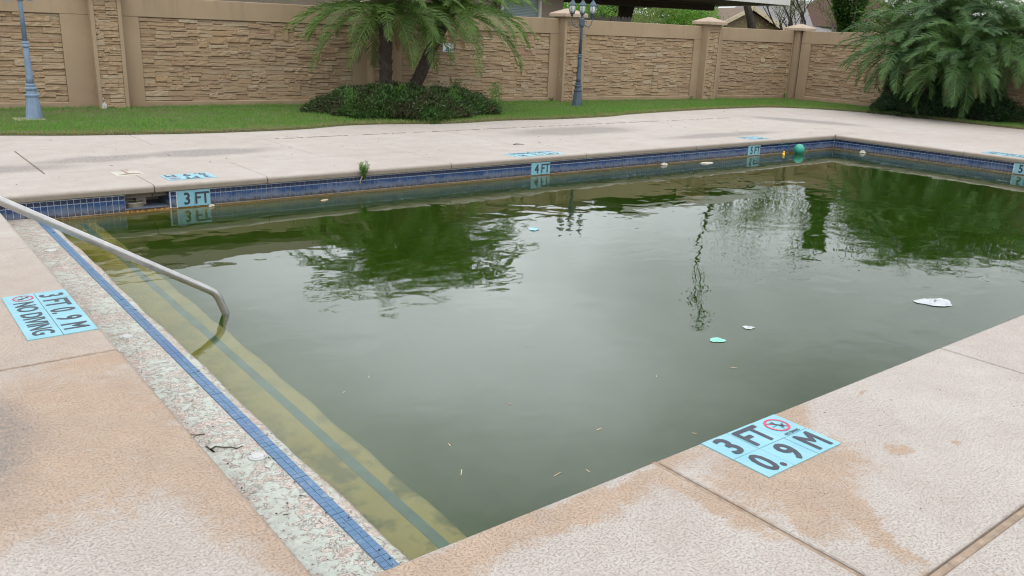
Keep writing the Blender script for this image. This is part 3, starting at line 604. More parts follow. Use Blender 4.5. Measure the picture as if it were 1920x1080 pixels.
# leaf litter and grit
b = MB()
for i in range(75):
    x = random.choice([random.uniform(.05, .40), random.uniform(.25, .38)]); y = random.choice([random.uniform(.05, 2.2), random.uniform(.05, .8), random.uniform(0, 6)]); a = random.uniform(0, PI); l = random.choice([random.uniform(.001, .004), random.uniform(.001, .004), random.uniform(.004, .014)]); w = random.uniform(.0006, .0013)
    d = Vector((math.cos(a), math.sin(a), 0)); b.obox((x, y, -.2045), d*l, Vector((-d.y, d.x, 0))*w, (0, 0, w*.7))
for i in range(16):
    x, y = random.uniform(.08, .38), random.uniform(.05, 1.6); b.lathe([(.001, -.0), (.0035, .001), (.0035, .003), (.001, .0045)], 6, (x, y, -.206))
o = tag(b.obj('leaf_litter', simple('litter_dark', (.05, .04, .03), 1, .3, 40)), 'dark twigs and seeds scattered over the painted ledge', 'leaf litter', kind='stuff')
b = MB()
for i in range(120):
    x = random.uniform(-.5, 17); y = random.uniform(6.5, 10) ; a = random.uniform(0, PI); l = random.uniform(.004, .02); w = random.uniform(.001, .003); d = Vector((math.cos(a), math.sin(a), 0)); b.obox((x, y, .002), d*l, Vector((-d.y, d.x, 0))*w, (0, 0, w*.6))
for i in range(40):
    x = random.uniform(1, 6); y = random.uniform(-.9, -.05); a = random.uniform(0, PI); l = random.uniform(.001, .004); w = random.uniform(.0007, .0015); d = Vector((math.cos(a), math.sin(a), 0)); b.obox((x, y, .001), d*l, Vector((-d.y, d.x, 0))*w, (0, 0, w*.6))
x = 3.6
while x < 13:
    x += random.expovariate(20); y = 8.88+random.gauss(0, .003); a = random.gauss(0, .15); l = random.uniform(.01, .07); w = random.uniform(.001, .0035); d = Vector((math.cos(a), math.sin(a), 0)); b.obox((x, y, .002), d*l, Vector((-d.y, d.x, 0))*w, (0, 0, w*.8))
tag(b.obj('deck_litter', simple('litter_brown', (.14, .09, .055), 1, .3, 40)), 'bits of brown leaf and grit scattered over the pale deck', 'leaf litter', kind='stuff')
b = MB(); b.tube([(6.27, 7.20, .006), (6.31, 7.19, .012), (6.36, 7.17, .010), (6.42, 7.15, .005)], [.006, .008, .006, .003], 6); tag(b.obj('twig', M['twig'], smooth=True), 'short curled brown twig lying on the far deck joint', 'twig')

# ---------------------------------------------------------------- handrail
rail = empty('pool_handrail', (-.98, 3.02, 0), 0, 'steel handrail sloping from the left deck down into the water', 'handrail')
def arc_path(P, rad, n=8):
    out = [Vector(P[0])]
    for i in range(1, len(P)-1):
        a, p, c = Vector(P[i-1]), Vector(P[i]), Vector(P[i+1]); d1 = (a-p).normalized(); d2 = (c-p).normalized(); ang = d1.angle(d2); t = min(rad/math.tan(ang/2), (a-p).length*.49, (c-p).length*.49)
        s, e = p+d1*t, p+d2*t
        for k in range(n+1):
            u = k/n; out.append(s*(1-u)**2+p*2*u*(1-u)+e*u*u)
    out.append(Vector(P[-1])); return out
pts = arc_path([(0, 0, 0), (0, 0, .86), (.20, 0, .86), (1.73, 0, -.098), (1.785, 0, -.25), (1.785, 0, -1.0)], .13)
b = MB(); b.tube([p+Vector((0, .0, 0)) for p in pts], .0225, 20); b.obj('tube', M['steel'], rail, smooth=True)
b = MB(); b.lathe([(.027, 0), (.055, 0), (.055, .006), (.04, .018), (.027, .022)], 24); b.obj('base_flange', M['steel'], rail, smooth=True)

# ---------------------------------------------------------------- lawn
EDGE = [(-3, 10.9), (-.6, 10.55), (.65, 10.33), (1.31, 10.09), (2.08, 9.92), (3.07, 9.75), (4.31, 9.76), (5.15, 10.0), (5.89, 9.98), (6.98, 9.74), (8.09, 9.85), (9.28, 9.75), (10.58, 9.83), (11.45, 10.06), (13.27, 10.3), (15.2, 10.42), (16.6, 10.3), (17.4, 9.6), (17.85, 8.5), (17.85, 7.4), (17.72, 6.3), (17.62, 5.2), (17.6, 3), (17.6, -2.5)]
def catmull(P, n=8):
    out = []
    for i in range(len(P)-1):
        p0, p1, p2, p3 = P[max(i-1, 0)], P[i], P[i+1], P[min(i+2, len(P)-1)]
        for k in range(n):
            t = k/n; out.append(tuple(.5*((2*p1[j])+(-p0[j]+p2[j])*t+(2*p0[j]-5*p1[j]+4*p2[j]-p3[j])*t*t+(-p0[j]+3*p1[j]-3*p2[j]+p3[j])*t**3) for j in (0, 1)))
    return out+[P[-1]]
EP = catmull(EDGE); EPn = np.array(EP)
def wallpt(s, d=0, z=0):       # point on the far wall line; d = distance in front of it
    return (2.89+.99729*s-.07352*d, 13.17-.07352*s-.99729*d, z)
CX, CY = 19.47, 11.95
def rwall(s, d=0, z=0): return (CX-.0738*s-.99727*d, CY-.99727*s+.0738*d, z)
b = MB(); vs = []; n = len(EP)
for x, y in EP: vs.append((x, y, .004))
for x, y in EP:
    # outwards
    vs.append((x, y, .028))
b.add(vs, [(i, i+1, n+i+1, n+i) for i in range(n-1)])
i_c = [i for i, p in enumerate(EP) if p[0] > 16.9][0]
vs = []; fs = []
for i, (x, y) in enumerate(EP):
    k = i/(n-1)
    if i <= i_c: q = (x+(19.6-16.9)*max(0, (x-10)/7) if x > 10 else x, 13.45-.0737*(x-0), .045)
    else: q = (19.55, min(11.99, y+(1-min(1, (i-i_c)/25))*2), .045)
    vs += [(x, y, .028), q]
b.add(vs, [(2*i, 2*i+2, 2*i+3, 2*i+1) for i in range(n-1)]); o = tag(b.obj('lawn_soil', M['soil']), kind='structure')
def edge_y(x): return np.interp(x, EPn[:i_c*1, 0], EPn[:i_c*1, 1])
def grass_points(n):
    x = RNG.uniform(-2.6, 19.4, n); y = RNG.uniform(9.6, 13.6, n); wy = 13.38-.0737*x+.0
    k = (y > np.interp(x, EPn[:i_c, 0], EPn[:i_c, 1], right=-9)) & (y < wy) & (x < 17.0); A = np.stack([x[k], y[k]], 1)
    x = RNG.uniform(16.9, 19.4, n//3); y = RNG.uniform(-2.5, 12.1, n//3); xe = np.interp(-y, -EPn[i_c-1:, 1], EPn[i_c-1:, 0]); k = (x > xe) & (x < CX-.0738*(CY-y)-.02) & (y < 13.38-.0737*x)
    return np.concatenate([A, np.stack([x[k], y[k]], 1)])
def dist_edge(p):
    d = np.full(len(p), 9.)
    for i in range(0, len(EPn)-1):
        a, c = EPn[i], EPn[i+1]; ab = c-a; t = np.clip(((p-a)@ab)/(ab@ab), 0, 1); d = np.minimum(d, np.hypot(*(p-a-t[:, None]*ab).T))
    return d
def blades(P, z0, L, wid, lean, mats, mi):
    n = len(P); az = RNG.uniform(0, 2*PI, n); ld = np.stack([np.cos(az), np.sin(az)], 1); aw = RNG.uniform(0, 2*PI, n); wd = np.stack([np.cos(aw), np.sin(aw)], 1)*wid[:, None]/2
    V = np.zeros((n, 4, 3)); base = np.column_stack([P, z0]); V[:, 0] = base; V[:, 0, :2] -= wd; V[:, 1] = base; V[:, 1, :2] += wd
    h = L*np.sqrt(1-lean**2*.9); V[:, 2] = base; V[:, 2, :2] += ld*(L*lean)[:, None]+wd*.25; V[:, 2, 2] += h; V[:, 3] = V[:, 2]; V[:, 3, :2] -= wd*.5
    F = np.arange(n*4).reshape(n, 4); F = F[:, [0, 1, 2, 3]]
    return tri_mesh('blades', V.reshape(-1, 3), F=F, mats=mats, mi=mi)
P = grass_points(420000); de = dist_edge(P); n = len(P)
# tufty variation
tuft = np.sin(P[:, 0]*3.1+np.sin(P[:, 1]*4.3)*2)*np.sin(P[:, 1]*3.7+np.sin(P[:, 0]*2.1)*2)
L = RNG.uniform(.02, .05, n)*(1+.3*tuft); nearwall = np.clip((P[:, 1]-(12.9-.0737*P[:, 0]))/.4, 0, 1); L *= 1+.5*nearwall*(P[:, 0] < 17)
mi = (RNG.random(n) < np.where(de < .13, .5, .03+.07*(tuft > .3))).astype(int)
me = blades(P, np.full(n, .03), L, RNG.uniform(.003, .006, n), RNG.uniform(.05, .85, n), [M['grass'], M['dry']], mi)
tag(link('lawn_grass', me), 'short green lawn grass between the deck and the stone wall', 'grass', kind='stuff')
k = RNG.integers(0, len(EPn)-1, 26000); t = RNG.random(26000)[:, None]; P = EPn[k]*(1-t)+EPn[k+1]*t+RNG.normal(0, .018, (26000, 2)); n = len(P)
me = blades(P, np.full(n, .008), RNG.uniform(.015, .05, n), RNG.uniform(.003, .006, n), RNG.uniform(.4, .98, n), [M['grass'], M['dry']], (RNG.random(n) < .6).astype(int))
tag(link('grass_edging', me), 'dry brown grass fringe creeping over the deck edge', 'grass', kind='stuff')

# ---------------------------------------------------------------- boundary wall
def rough_stone(seed):
    rnd = random.Random(seed); b = MB(); nx = 4
    top = [.52-rnd.uniform(0, .16) for _ in range(nx+1)]; bot = [-.52+rnd.uniform(0, .13) for _ in range(nx+1)]; el, er = rnd.uniform(-.03, .05), rnd.uniform(-.03, .05); vs = []
    for i in range(nx+1):
        u = -.5+i/nx+(rnd.uniform(-.05, .05) if 0 < i < nx else 0); f = rnd.uniform(.72, 1.0); e = .93 if i in (0, nx) else 1
        vs += [(u, 0, bot[i]), (u, -f*.6*e, bot[i]*.98), (u*.985, -f*e, bot[i]*.70), (u*.985, -(f+rnd.uniform(-.15, .1))*e, rnd.uniform(-.1, .15)), (u*.985, -f*e*.95, top[i]*.82), (u, -f*.6*e, top[i]), (u, 0, top[i])]
    m = 7; fs = [(i*m+j, (i+1)*m+j, (i+1)*m+j+1, i*m+j+1) for i in range(nx) for j in range(m-1)]+[tuple(range(m-1, -1, -1)), tuple(nx*m+j for j in range(m))]
    b.add(vs, fs); me = b.mesh('stone', M['stone']); fix_normals(me); return me
STONES = [rough_stone(i) for i in range(12)]
def stones(parent, x0, x1, z0, z1, y, seed, cw=.062, ch=.0335, lim=300, wmin=2, wmax=7):
    rnd = random.Random(seed); nx = max(2, round((x1-x0)/cw)); nz = round((z1-z0)/ch); cw = (x1-x0)/nx; ch = (z1-z0)/nz
    occ = [[False]*nx for _ in range(nz)]; out = []
    for j in range(nz):
        for i in range(nx):
            if occ[j][i]: continue
            w = rnd.choice([2, 3, 3, 4, 4, 5, 6, 7]) if wmax > 6 else rnd.choice([1, 2, 3, 3]); h = rnd.choice([1, 1, 2, 2, 2, 2, 3, 3])
            if h == 1: w += 1
            ww = 0
            while ww < w and i+ww < nx and not occ[j][i+ww]: ww += 1
            if i+ww == nx-1 and not occ[j][nx-1]: ww += 1
            h = min(h, nz-j)
            for a in range(j, j+h):
                for c in range(i, i+ww): occ[a][c] = True
            out.append((i, j, ww, h))
    out.sort(key=lambda r: -r[2]*r[3]); mis = MB()
    for q, (i, j, w, h) in enumerate(out):
        cx = x0+(i+w/2)*cw; cz = z0+(j+h/2)*ch; d = rnd.choice([.014, .02, .026, .034, .042])*rnd.uniform(.85, 1.1); sc = ((w*cw+(.030 if 0 < i and i+w < nx else 0))*rnd.choice([1, -1]), d, (h*ch+.003)); me = rnd.choice(STONES)
        if q < lim:
            link('stone', me, parent, (cx+rnd.uniform(-.017, .017)*(0 < i and i+w < nx), y, cz+rnd.uniform(-.004, .004)*(0 < j and j+h < nz)), (rnd.uniform(-.03, .03), rnd.uniform(-.02, .02), rnd.uniform(-.015, .015)), (abs(sc[0]), sc[1], sc[2]))
        else: mis.box(cx-abs(sc[0])/2, cx+abs(sc[0])/2, y-d, y, cz-sc[2]/2, cz+sc[2]/2, .002)
    if mis.v: o = mis.obj('stone', M['stone'], parent); o['kind'] = 'stuff'
WZ = math.atan2(-.07352, .99729); WR = math.atan2(-.99727, -.0738)   # local x along the wall, local -y faces the pool
WG = 'stone faced boundary wall panels'; CG = 'boundary wall columns'
def wall_panel(orig, rz, s0, s1, f0, f1, seed, label, z1=1.79, lim=300):
    """frame from s0 to s1, stone field from f0 to f1"""
    o = empty('wall_panel', orig, rz, label, 'wall', WG)
    b = MB(); b.box(s0, s1, .0, .16, 1.475, z1, .008); b.box(s0, f0, .0, .16, -.05, 1.475); b.box(f1, s1, .0, .16, -.05, 1.475)
    b.box(f0, f1, .0, .16, -.05, .125); b.add([(f0,0,.125),(f1,0,.125),(f1,.045,.145),(f0,.045,.145)], [(0,1,2,3)]); b.obj('frame', M['stucco'], o)
    b = MB(); b.box(f0, f1, .046, .158, .125, 1.475); b.obj('backing', M['stoneback'], o)
    stones(o, f0+.003, f1-.003, .142, 1.470, .048, seed, lim=lim); return o
def column(orig, rz, s, w, label, stone=True, seed=0, front=.2, capw=.60, h=1.83):
    o = empty('wall_column', orig, rz, label, 'wall column', CG); o.matrix_world = Matrix.Translation(Vector(orig)) @ Matrix.Rotation(rz, 4, 'Z') @ Matrix.Translation((s, 0, 0))
    hw = w/2; b = MB()
    if stone:
        b.box(-hw, -hw+.055, -front, .2, -.05, h); b.box(hw-.055, hw, -front, .2, -.05, h); b.box(-hw+.055, hw-.055, -front+.03, .2, -.05, h)
        b.box(-hw+.055, hw-.055, -front, -front+.03, 1.72, h)
    else: b.box(-hw, hw, -front, .2, -.05, h, .01)
    b.obj('shaft', M['stucco'], o)
    if stone: stones(o, -hw+.057, hw-.057, .0, 1.718, -front+.031, seed, cw=.06, wmax=3)
    b = MB(); c = capw/2; yc = -front/2+.1; z = h; vs = []
    for zz, r in ((z, c-.05), (z+.002, c), (z+.062, c), (z+.078, c-.015), (z+.175, .04)): vs += [(-r, yc-r, zz), (r, yc-r, zz), (r, yc+r, zz), (-r, yc+r, zz)]
    b.add(vs, [(0,3,2,1)]+[(4*k+i, 4*k+(i+1) % 4, 4*k+4+(i+1) % 4, 4*k+4+i) for k in range(4) for i in range(4)]+[(16,17,18,19)]); b.obj('cap', M['cap'], o); return o
W0 = (2.89, 13.17, 0)
Cs = [-.245, 4.48, 8.99, 13.33, 16.78]; hw = .225
wall_panel(W0, WZ, -4.6, -.47, -4.2, -.875, 11, 'boundary wall panel behind the left blue lamp post')
wall_panel(W0, WZ, -.02, 4.255, .265, 3.965, 12, 'boundary wall panel left of the twin palms')
wall_panel(W0, WZ, 4.705, 8.765, 4.99, 8.53, 13, 'boundary wall panel behind the twin palms carrying the small sign')
wall_panel(W0, WZ, 9.215, 13.105, 9.505, 12.87, 14, 'boundary wall panel right of the dark lamp post with a thin weed')
wall_panel(W0, WZ, 13.555, 16.55, 13.86, 16.53, 15, 'short boundary wall panel next to the plain corner column')
cols = [('boundary wall column beside the left lamp with a white patch at its foot', True), ('boundary wall column half hidden behind the palm trunks', True), ('boundary wall column right behind the three lantern lamp', True), ('stone faced boundary column between the two right wall panels', True)]
c_objs = [column(W0, WZ, s, .45, l, st, 20+i) for i, (s, (l, st)) in enumerate(zip(Cs, cols))]
# nibs where the left column leaves a gap
column(W0, WZ, 16.80, .42, 'plain stucco corner column where the two walls meet', False, 0, .16, .58, 1.80)
RC = (CX, CY, 0)
wall_panel(RC, WR, .22, 4.2, .52, 3.95, 16, 'boundary wall panel beyond the pool corner left of the big palm')
column(RC, WR, 4.42, .45, 'boundary wall column hidden behind the big palm clump', True, 31)
wall_panel(RC, WR, 4.65, 8.6, 4.95, 8.3, 17, 'boundary wall panel behind the palm at the right picture edge')
column(RC, WR, 8.83, .45, 'last boundary wall column beyond the right picture edge', True, 33)
# white patch at the foot of column A, small patches on column 3
b = MB(); rnd = random.Random(4)
def patch(cx, cz, rx, rz, y, rot=False):
    n = 14; pts = [(cx+rx*rnd.uniform(.6, 1.1)*math.cos(2*PI*i/n), cz+rz*rnd.uniform(.6, 1.1)*math.sin(2*PI*i/n)) for i in range(n)]
    vs = [((x, y, z) if not rot else (y, x, z)) for x, z in pts]+[((cx, y-.006, cz) if not rot else (y-.004, cx, cz))]; b.add(vs, [(i, (i+1) % n, n) for i in range(n)])
patch(-.155, .09, .05, .07, -.207); patch(-.16, .20, .012, .02, -.204); patch(-.2, .34, .008, .012, -.204); patch(-.2, .45, .006, .015, -.204); b.obj('bare_patch', M['paintpatch'], c_objs[0])
b = MB(); [patch(cx, cz, .012, r_, -.2275, True) for cx, cz, r_ in ((-.08, .62, .05), (-.06, .70, .03), (-.1, .95, .03), (-.05, 1.25, .02), (-.12, .52, .03))]; b.obj('bare_patch', M['paintpatch'], c_objs[2])
sg = empty('wall_sign', (8.83, 12.64, 1.13), WZ, 'small white and blue sign on the wall behind the leaning palm', 'sign')
b = MB(); b.box(-.125, .125, -.006, 0, -.08, .08, .001); b.obj('plate', M['signwhite'], sg)
b = MB(); b.add([(-.11, -.0075, -.07), (.11, -.0075, -.07), (.11, -.0075, -.01), (.03, -.0075, -.05), (-.02, -.0075, .02), (-.06, -.0075, -.04)], [(0, 1, 2, 3), (0, 3, 4, 5)]); b.obj('print', M['signblue'], sg)

# ---------------------------------------------------------------- lamp posts
def lamp(loc, rz, mat, label, tall=2.30):
    o = empty('garden_lamp', loc, rz, label, 'lamp post', 'cast metal garden lamps')
    b = MB(); b.lathe([(.125, 0), (.13, .012), (.13, .03), (.112, .04), (.108, .06), (.082, .30), (.078, .33), (.09, .345), (.09, .365), (.072, .375), (.066, .42), (.08, .44), (.08, .455), (.062, .47), (.066, .49), (.066, .505), (.052, .515)], 20, flute=.05); b.obj('base', mat, o, smooth=False)
    b = MB(); b.lathe([(.050, .51), (.047, .60), (.038, .98), (.036, 1.0)], 16, flute=.06); b.lathe([(.036, .995), (.048, 1.005), (.048, 1.03), (.04, 1.04), (.04, 1.05), (.045, 1.055), (.045, 1.07), (.034, 1.08)], 16)
    b.lathe([(.033, 1.07), (.027, 1.6), (.027, 1.62)], 16, flute=.06); b.obj('post', mat, o, smooth=True)
    b = MB(); b.lathe([(.03, 1.60), (.05, 1.62), (.056, 1.65), (.056, 1.74), (.05, 1.77), (.035, 1.79), (.03, 1.82), (.02, 1.825)], 10, flute=.1); b.obj('hub', mat, o)
    for s in (-1, 1):
        b = MB(); pts = [(s*.05, 0, 1.66), (s*.10, 0, 1.625), (s*.15, 0, 1.63), (s*.19, 0, 1.68), (s*.207, 0, 1.75), (s*.207, 0, 1.82)]; pp = [Vector((x, 0, z)) for x, z in catmull([(p[0], p[2]) for p in pts], 5)]; b.tube(pp, .0085, 8)
        pp = [(s*(.075+.02*math.cos(q)), 0, 1.72+.02*math.sin(q)) for q in [PI*1.2*i/8-.6 for i in range(9)]]; b.tube(pp, .005, 6); pp = [(s*(.15+.015*math.cos(q)), 0, 1.605+.015*math.sin(q)) for q in [PI*1.3*i/8+2 for i in range(9)]]; b.tube(pp, .004, 6); b.obj('arm', mat, o, smooth=True)
    for x in (-.207, 0, .207):
        ln = empty('lantern', (x, 0, 1.82)); ln.parent = o
        b = MB(); b.lathe([(.012, -.01), (.022, 0), (.03, .012), (.018, .02), (.026, .03), (.05, .045), (.055, .055), (.045, .062)], 12); b.obj('cup', mat, ln, smooth=False)
        b = MB(); b.lathe([(.043, .06), (.060, .10), (.067, .14), (.067, .18), (.062, .205)], 12); b.obj('glass', M['glass'], ln, smooth=True)
        b = MB()
        for k in range(6):
            a = 2*PI*k/6+.2; b.tube([((r+.003)*math.cos(a), (r+.003)*math.sin(a), z) for r, z in ((.045, .058), (.061, .10), (.068, .14), (.068, .18), (.063, .208))], .0045, 5)
        b.lathe([(.064, .200), (.078, .204), (.080, .215), (.070, .225), (.055, .25), (.036, .275), (.028, .295), (.02, .30), (.012, .315), (.016, .325), (.011, .345), (.003, .37)], 14); b.obj('cage', mat, ln, smooth=False)
    return o
lamp((1.28, 11.8, .01), 0, M['lamp_blue'], 'faded light blue garden lamp post at the left picture edge')
lamp((11.25, 11.41, .01), -.62, M['lamp_dark'], 'dark slate garden lamp with three lanterns before the wall column')
b = MB(); b.box(1.02, 1.40, 11.62, 11.98, .0, .045, .006); tag(b.obj('concrete_pad', M['cap']), 'low concrete pad in the grass under the left lamp', 'concrete pad')

# ---------------------------------------------------------------- plants
def leaf_cloud(P, D, ln, wd, mats, mi=None, fold=.25):
    """P centres, D directions (unit), each leaf a rhomb of two triangles"""
    n = len(P); rv = RNG.normal(size=(n, 3)); Sd = np.cross(D, rv); Sd /= np.linalg.norm(Sd, axis=1)[:, None]+1e-9; Nn = np.cross(D, Sd)
    ln = np.broadcast_to(ln, n)[:, None]; wd = np.broadcast_to(wd, n)[:, None]; V = np.zeros((n, 4, 3))
    V[:, 0] = P; V[:, 1] = P+D*ln*.45+Sd*wd/2+Nn*wd*fold; V[:, 2] = P+D*ln; V[:, 3] = P+D*ln*.45-Sd*wd/2+Nn*wd*fold
    F = np.arange(n*4).reshape(n, 4)[:, [0, 1, 2, 3]]; T = np.concatenate([F[:, [0, 1, 2]], F[:, [0, 2, 3]]]); m2 = None if mi is None else np.concatenate([mi, mi])
    return tri_mesh('leaves', V.reshape(-1, 3), F=T, mats=mats, mi=m2)
def unit(v): return v/(np.linalg.norm(v, axis=1)[:, None]+1e-9)
def mound(cx, cy, rx, ry, h, n, ang=0, p=2.4, spill=.2):
    """leaf positions over a flat mound"""
    a = RNG.uniform(0, 2*PI, n); r = np.sqrt(RNG.uniform(0, 1.0, n)); lump = 1+.10*np.sin(3*a+1)+.06*np.sin(7*a)+.05*np.sin(11*a+2)
    x = r*np.cos(a)*rx*lump; y = r*np.sin(a)*ry*lump; top = h*(1-r**p*.8)*(1+.16*np.sin(x*5+1.3)*np.sin(y*6)+.12*np.sin(x*13)*np.sin(y*11+1))*(r < .985)
    z = top*RNG.uniform(.25, 1.03, n)**.45; c, s = math.cos(ang), math.sin(ang)
    side = RNG.random(n) < .3; z = np.where(side & (r > .8), RNG.uniform(0, 1, n)*top*1.0, z)
    D = unit(np.stack([np.cos(a)*r*.9, np.sin(a)*r*.9, .55+0*a], 1)+RNG.normal(0, .55, (n, 3)))
    return np.stack([cx+x*c-y*s, cy+x*s+y*c, z], 1), D
hb = empty('shrub_bed', (7.2, 11.2, 0), 0, 'low dense dark green shrub bed around the twin palm trunks', 'shrubs')
PA, DA = mound(-.18, -.02, 1.76, 1.25, .45, 56000, -.05, 3.2)
me = leaf_cloud(PA, DA, RNG.uniform(.03, .085, len(PA)), RNG.uniform(.016, .034, len(PA)), [M['hedge']]); link('foliage', me, hb)
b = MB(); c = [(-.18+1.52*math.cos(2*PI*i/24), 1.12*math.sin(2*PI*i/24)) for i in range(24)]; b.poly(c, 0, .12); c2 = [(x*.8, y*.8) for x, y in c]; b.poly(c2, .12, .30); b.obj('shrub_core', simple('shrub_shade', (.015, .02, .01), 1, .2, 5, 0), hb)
# taller sprigs
P = []; D = []
for sx_, sy_, hgt in ((1.35, -.55, .52), (1.0, .2, .55), (-1.45, -.3, .42), (-.6, -.5, .50), (.25, -.8, .45), (1.15, -.75, .44)):
    for i in range(420):
        t = random.random(); P.append((sx_+random.gauss(0, .05+.05*(1-t)), sy_+random.gauss(0, .05), .05+hgt*t)); v = Vector((random.gauss(0, 1), random.gauss(0, 1), 1.0)).normalized(); D.append(tuple(v))
link('sprig', leaf_cloud(np.array(P), np.array(D), .05, .011, [M['weed']]), hb)

def frond_mesh(L, el0, droop, mats, seed, npair=44, leaf=.29, curl=1.0):
    rnd = np.random.default_rng(seed); N = 26; pts = []; p = np.zeros(3); ang = el0; tw = rnd.uniform(-.25, .25)
    for i in range(N+1):
        pts.append(p.copy()); t = i/N; ang = el0-droop*(t**1.35); y = tw*t*.3
        p = p+np.array([math.cos(ang)*math.cos(y), math.cos(ang)*math.sin(y), math.sin(ang)])*L/N
    pts = np.array(pts); b = MB(); b.tube([Vector(q) for q in pts], [.0075*(1-.85*i/N)+.001 for i in range(N+1)], 4, False)
    vs = []; fs = []
    for i in range(npair):
        t = .10+.89*i/(npair-1); k = t*N; i0 = min(int(k), N-1); q = pts[i0]*(1-(k-i0))+pts[min(i0+1, N)]*(k-i0); d = pts[min(i0+1, N)]-pts[i0]; d /= np.linalg.norm(d); side = np.cross(d, (0, 0, 1.)); side /= np.linalg.norm(side); upv = np.cross(side, d)
        ll = leaf*(math.sin(PI*min(1, t*.80+.17))**.6)*rnd.uniform(.85, 1.1)
        for s in (-1, 1):
            fw = .50+.85*t+rnd.uniform(-.22, .22); dirv = d*fw+side*s*1.0+upv*rnd.uniform(-.1, .75); dirv /= np.linalg.norm(dirv); w = .0060*rnd.uniform(.75, 1.2); wn_ = np.cross(dirv, upv); wn_ /= np.linalg.norm(wn_)+1e-9; wn_ = wn_*.8+upv*.6*s
            g0 = .18*curl*rnd.uniform(.6, 1.4); c = q.copy(); bI = len(vs); cc = [c]
            dv_ = dirv.copy()
            for st in range(3):
                c = c+dv_*ll/3; cc.append(c.copy()); dv_ = dv_+np.array([0, 0, -g0*(st+1)]); dv_ /= np.linalg.norm(dv_)
            for j, ww in enumerate((.6, 1., .8)): vs += [cc[j]-wn_*w*ww, cc[j]+wn_*w*ww]
            vs.append(cc[3]); fs += [(bI, bI+1, bI+3, bI+2), (bI+2, bI+3, bI+5, bI+4), (bI+4, bI+5, bI+6)]
    off = len(b.m); b.mi = 1; b.add(vs, fs); return b.mesh('frond', mats)
def frond_set(mats, L, seed):
    els = [80, 62, 45, 28, 10, -8, -25]; return [[frond_mesh(L*random.uniform(.9, 1.08)*(1 if e > -10 else .9), R(e), R(random.uniform(80, 105) if e > 30 else random.uniform(55, 80)), mats, seed+i*7+j) for j in range(3)] for i, e in enumerate(els)]
FS1 = frond_set([M['rachis'], M['palm']], 1.75, 100); FS2 = frond_set([M['rachis'], M['palm_blue']], 1.5, 200); FD = [frond_mesh(1.0, R(-35), R(40), [M['dead'], M['dead']], 300+i, 40, .2, 1.6) for i in range(2)]
def palm(base, top, nf, FS, label, seed, scale=1., emin=-25, lean=(0, 0), sect=None, group=None):
    rnd = random.Random(seed); o = empty('pygmy_date_palm', base, 0, label, 'palm tree', group)
    top = Vector(top); base = Vector(base); d = top-base; b = MB(); N = 14; cen = []
    for i in range(N+1):
        t = i/N; cen.append(Vector((d.x*t**.95 if abs(d.x) > .3 else d.x*t, d.y*t, d.z*t)))
    b.tube(cen, [.095+.03*(1-t/N)**2+(.05*max(0, (t/N-.7)/.3)) for t in range(N+1)], 10)
    for i in range(190):        # old leaf bases
        t = rnd.random(); k = t*N; i0 = min(int(k), N-1); c = cen[i0].lerp(cen[i0+1], k-i0); a = i*2.39996; r = .095+.03*(1-t)**2+(.05*max(0, (t-.7)/.3)); ov = Vector((math.cos(a), math.sin(a), 0)); tg = Vector((-ov.y, ov.x, 0))
        b.obox(c+ov*(r+.006), (ov*.3+Vector((0, 0, 1))).normalized()*rnd.uniform(.018, .035), tg*rnd.uniform(.010, .018), ov*.007)
    b.obj('trunk', M['palmtrunk'], o); crown = cen[-1]
    for i in range(nf):
        u = (i+.5)/nf; e = 82-u*(82-emin); e += rnd.uniform(-8, 8); idx = min(6, max(0, round((80-e)/17.5))); az = i*2.39996+rnd.uniform(-.25, .25)
        if sect and idx > 3 and not sect(az % (2*PI)): continue
        me = FS[idx][rnd.randrange(3)]; s = scale*rnd.uniform(.85, 1.1)*(1. if idx > 0 else .8); ov = Vector((math.cos(az), math.sin(az), 0))
        link('frond', me, o, crown+ov*.05+Vector((0, 0, (80-e)/105*-.14+.06)), (rnd.uniform(-.25, .25), 0, az), (s, s, s))
    for i in range(3): link('dead_frond', FD[i % 2], o, crown+Vector((0, 0, -.1)), (0, 0, rnd.uniform(0, 6.28)), (.8, .8, .8))
    return o
PG = 'pygmy date palms beside the wall'
palm((6.66, 11.35, 0), (6.66, 11.3, 1.80), 124, FS1, 'upright left one of the twin palms rising from the shrub bed', 1, .97, -6, group=PG)
palm((7.02, 11.4, 0), (7.92, 11.25, 1.84), 124, FS1, 'right one of the twin palms with its trunk leaning right', 2, .98, -6, group=PG)
for i, (bx, by, tx, ty, tz, nf, sc, l) in enumerate([(18.2, 7.4, 17.85, 7.95, 1.45, 100, 1.02, 'left stem of the big dark palm clump with fronds over the wall panel'), (18.35, 7.2, 18.2, 7.25, 2.1, 100, 1.05, 'tallest middle stem of the big dark palm clump on the right'), (18.3, 6.9, 17.8, 6.7, 1.25, 96, .95, 'low front stem of the big dark palm clump over the dark shrub'), (18.6, 6.7, 18.4, 6.05, 1.7, 96, 1.0, 'right stem of the big dark palm clump at the picture edge'), (18.75, 7.5, 19.0, 8.1, 2.15, 56, 1.0, 'rear left stem of the big dark palm clump close to the wall')]):
    palm((bx, by, 0), (tx, ty, tz), nf, FS2, l, 10+i, sc, group=PG)
db = empty('dark_shrub', (18.55, 7.2, 0), 0, 'dark green shrub at the foot of the big palm clump', 'shrub')
PA, DA = mound(-.1, 0, .72, 1.55, .66, 30000, .15, 4); me = leaf_cloud(PA, DA, RNG.uniform(.04, .09, len(PA)), RNG.uniform(.014, .024, len(PA)), [M['hedge_dark']]); link('foliage', me, db)
b = MB(); c = [(.5*math.cos(2*PI*i/24), 1.2*math.sin(2*PI*i/24)) for i in range(24)]; b.poly(c, 0, .4); b.obj('shrub_core', simple('shrub_shade_dark', (.01, .014, .008), 1, .2, 5, 0), db)
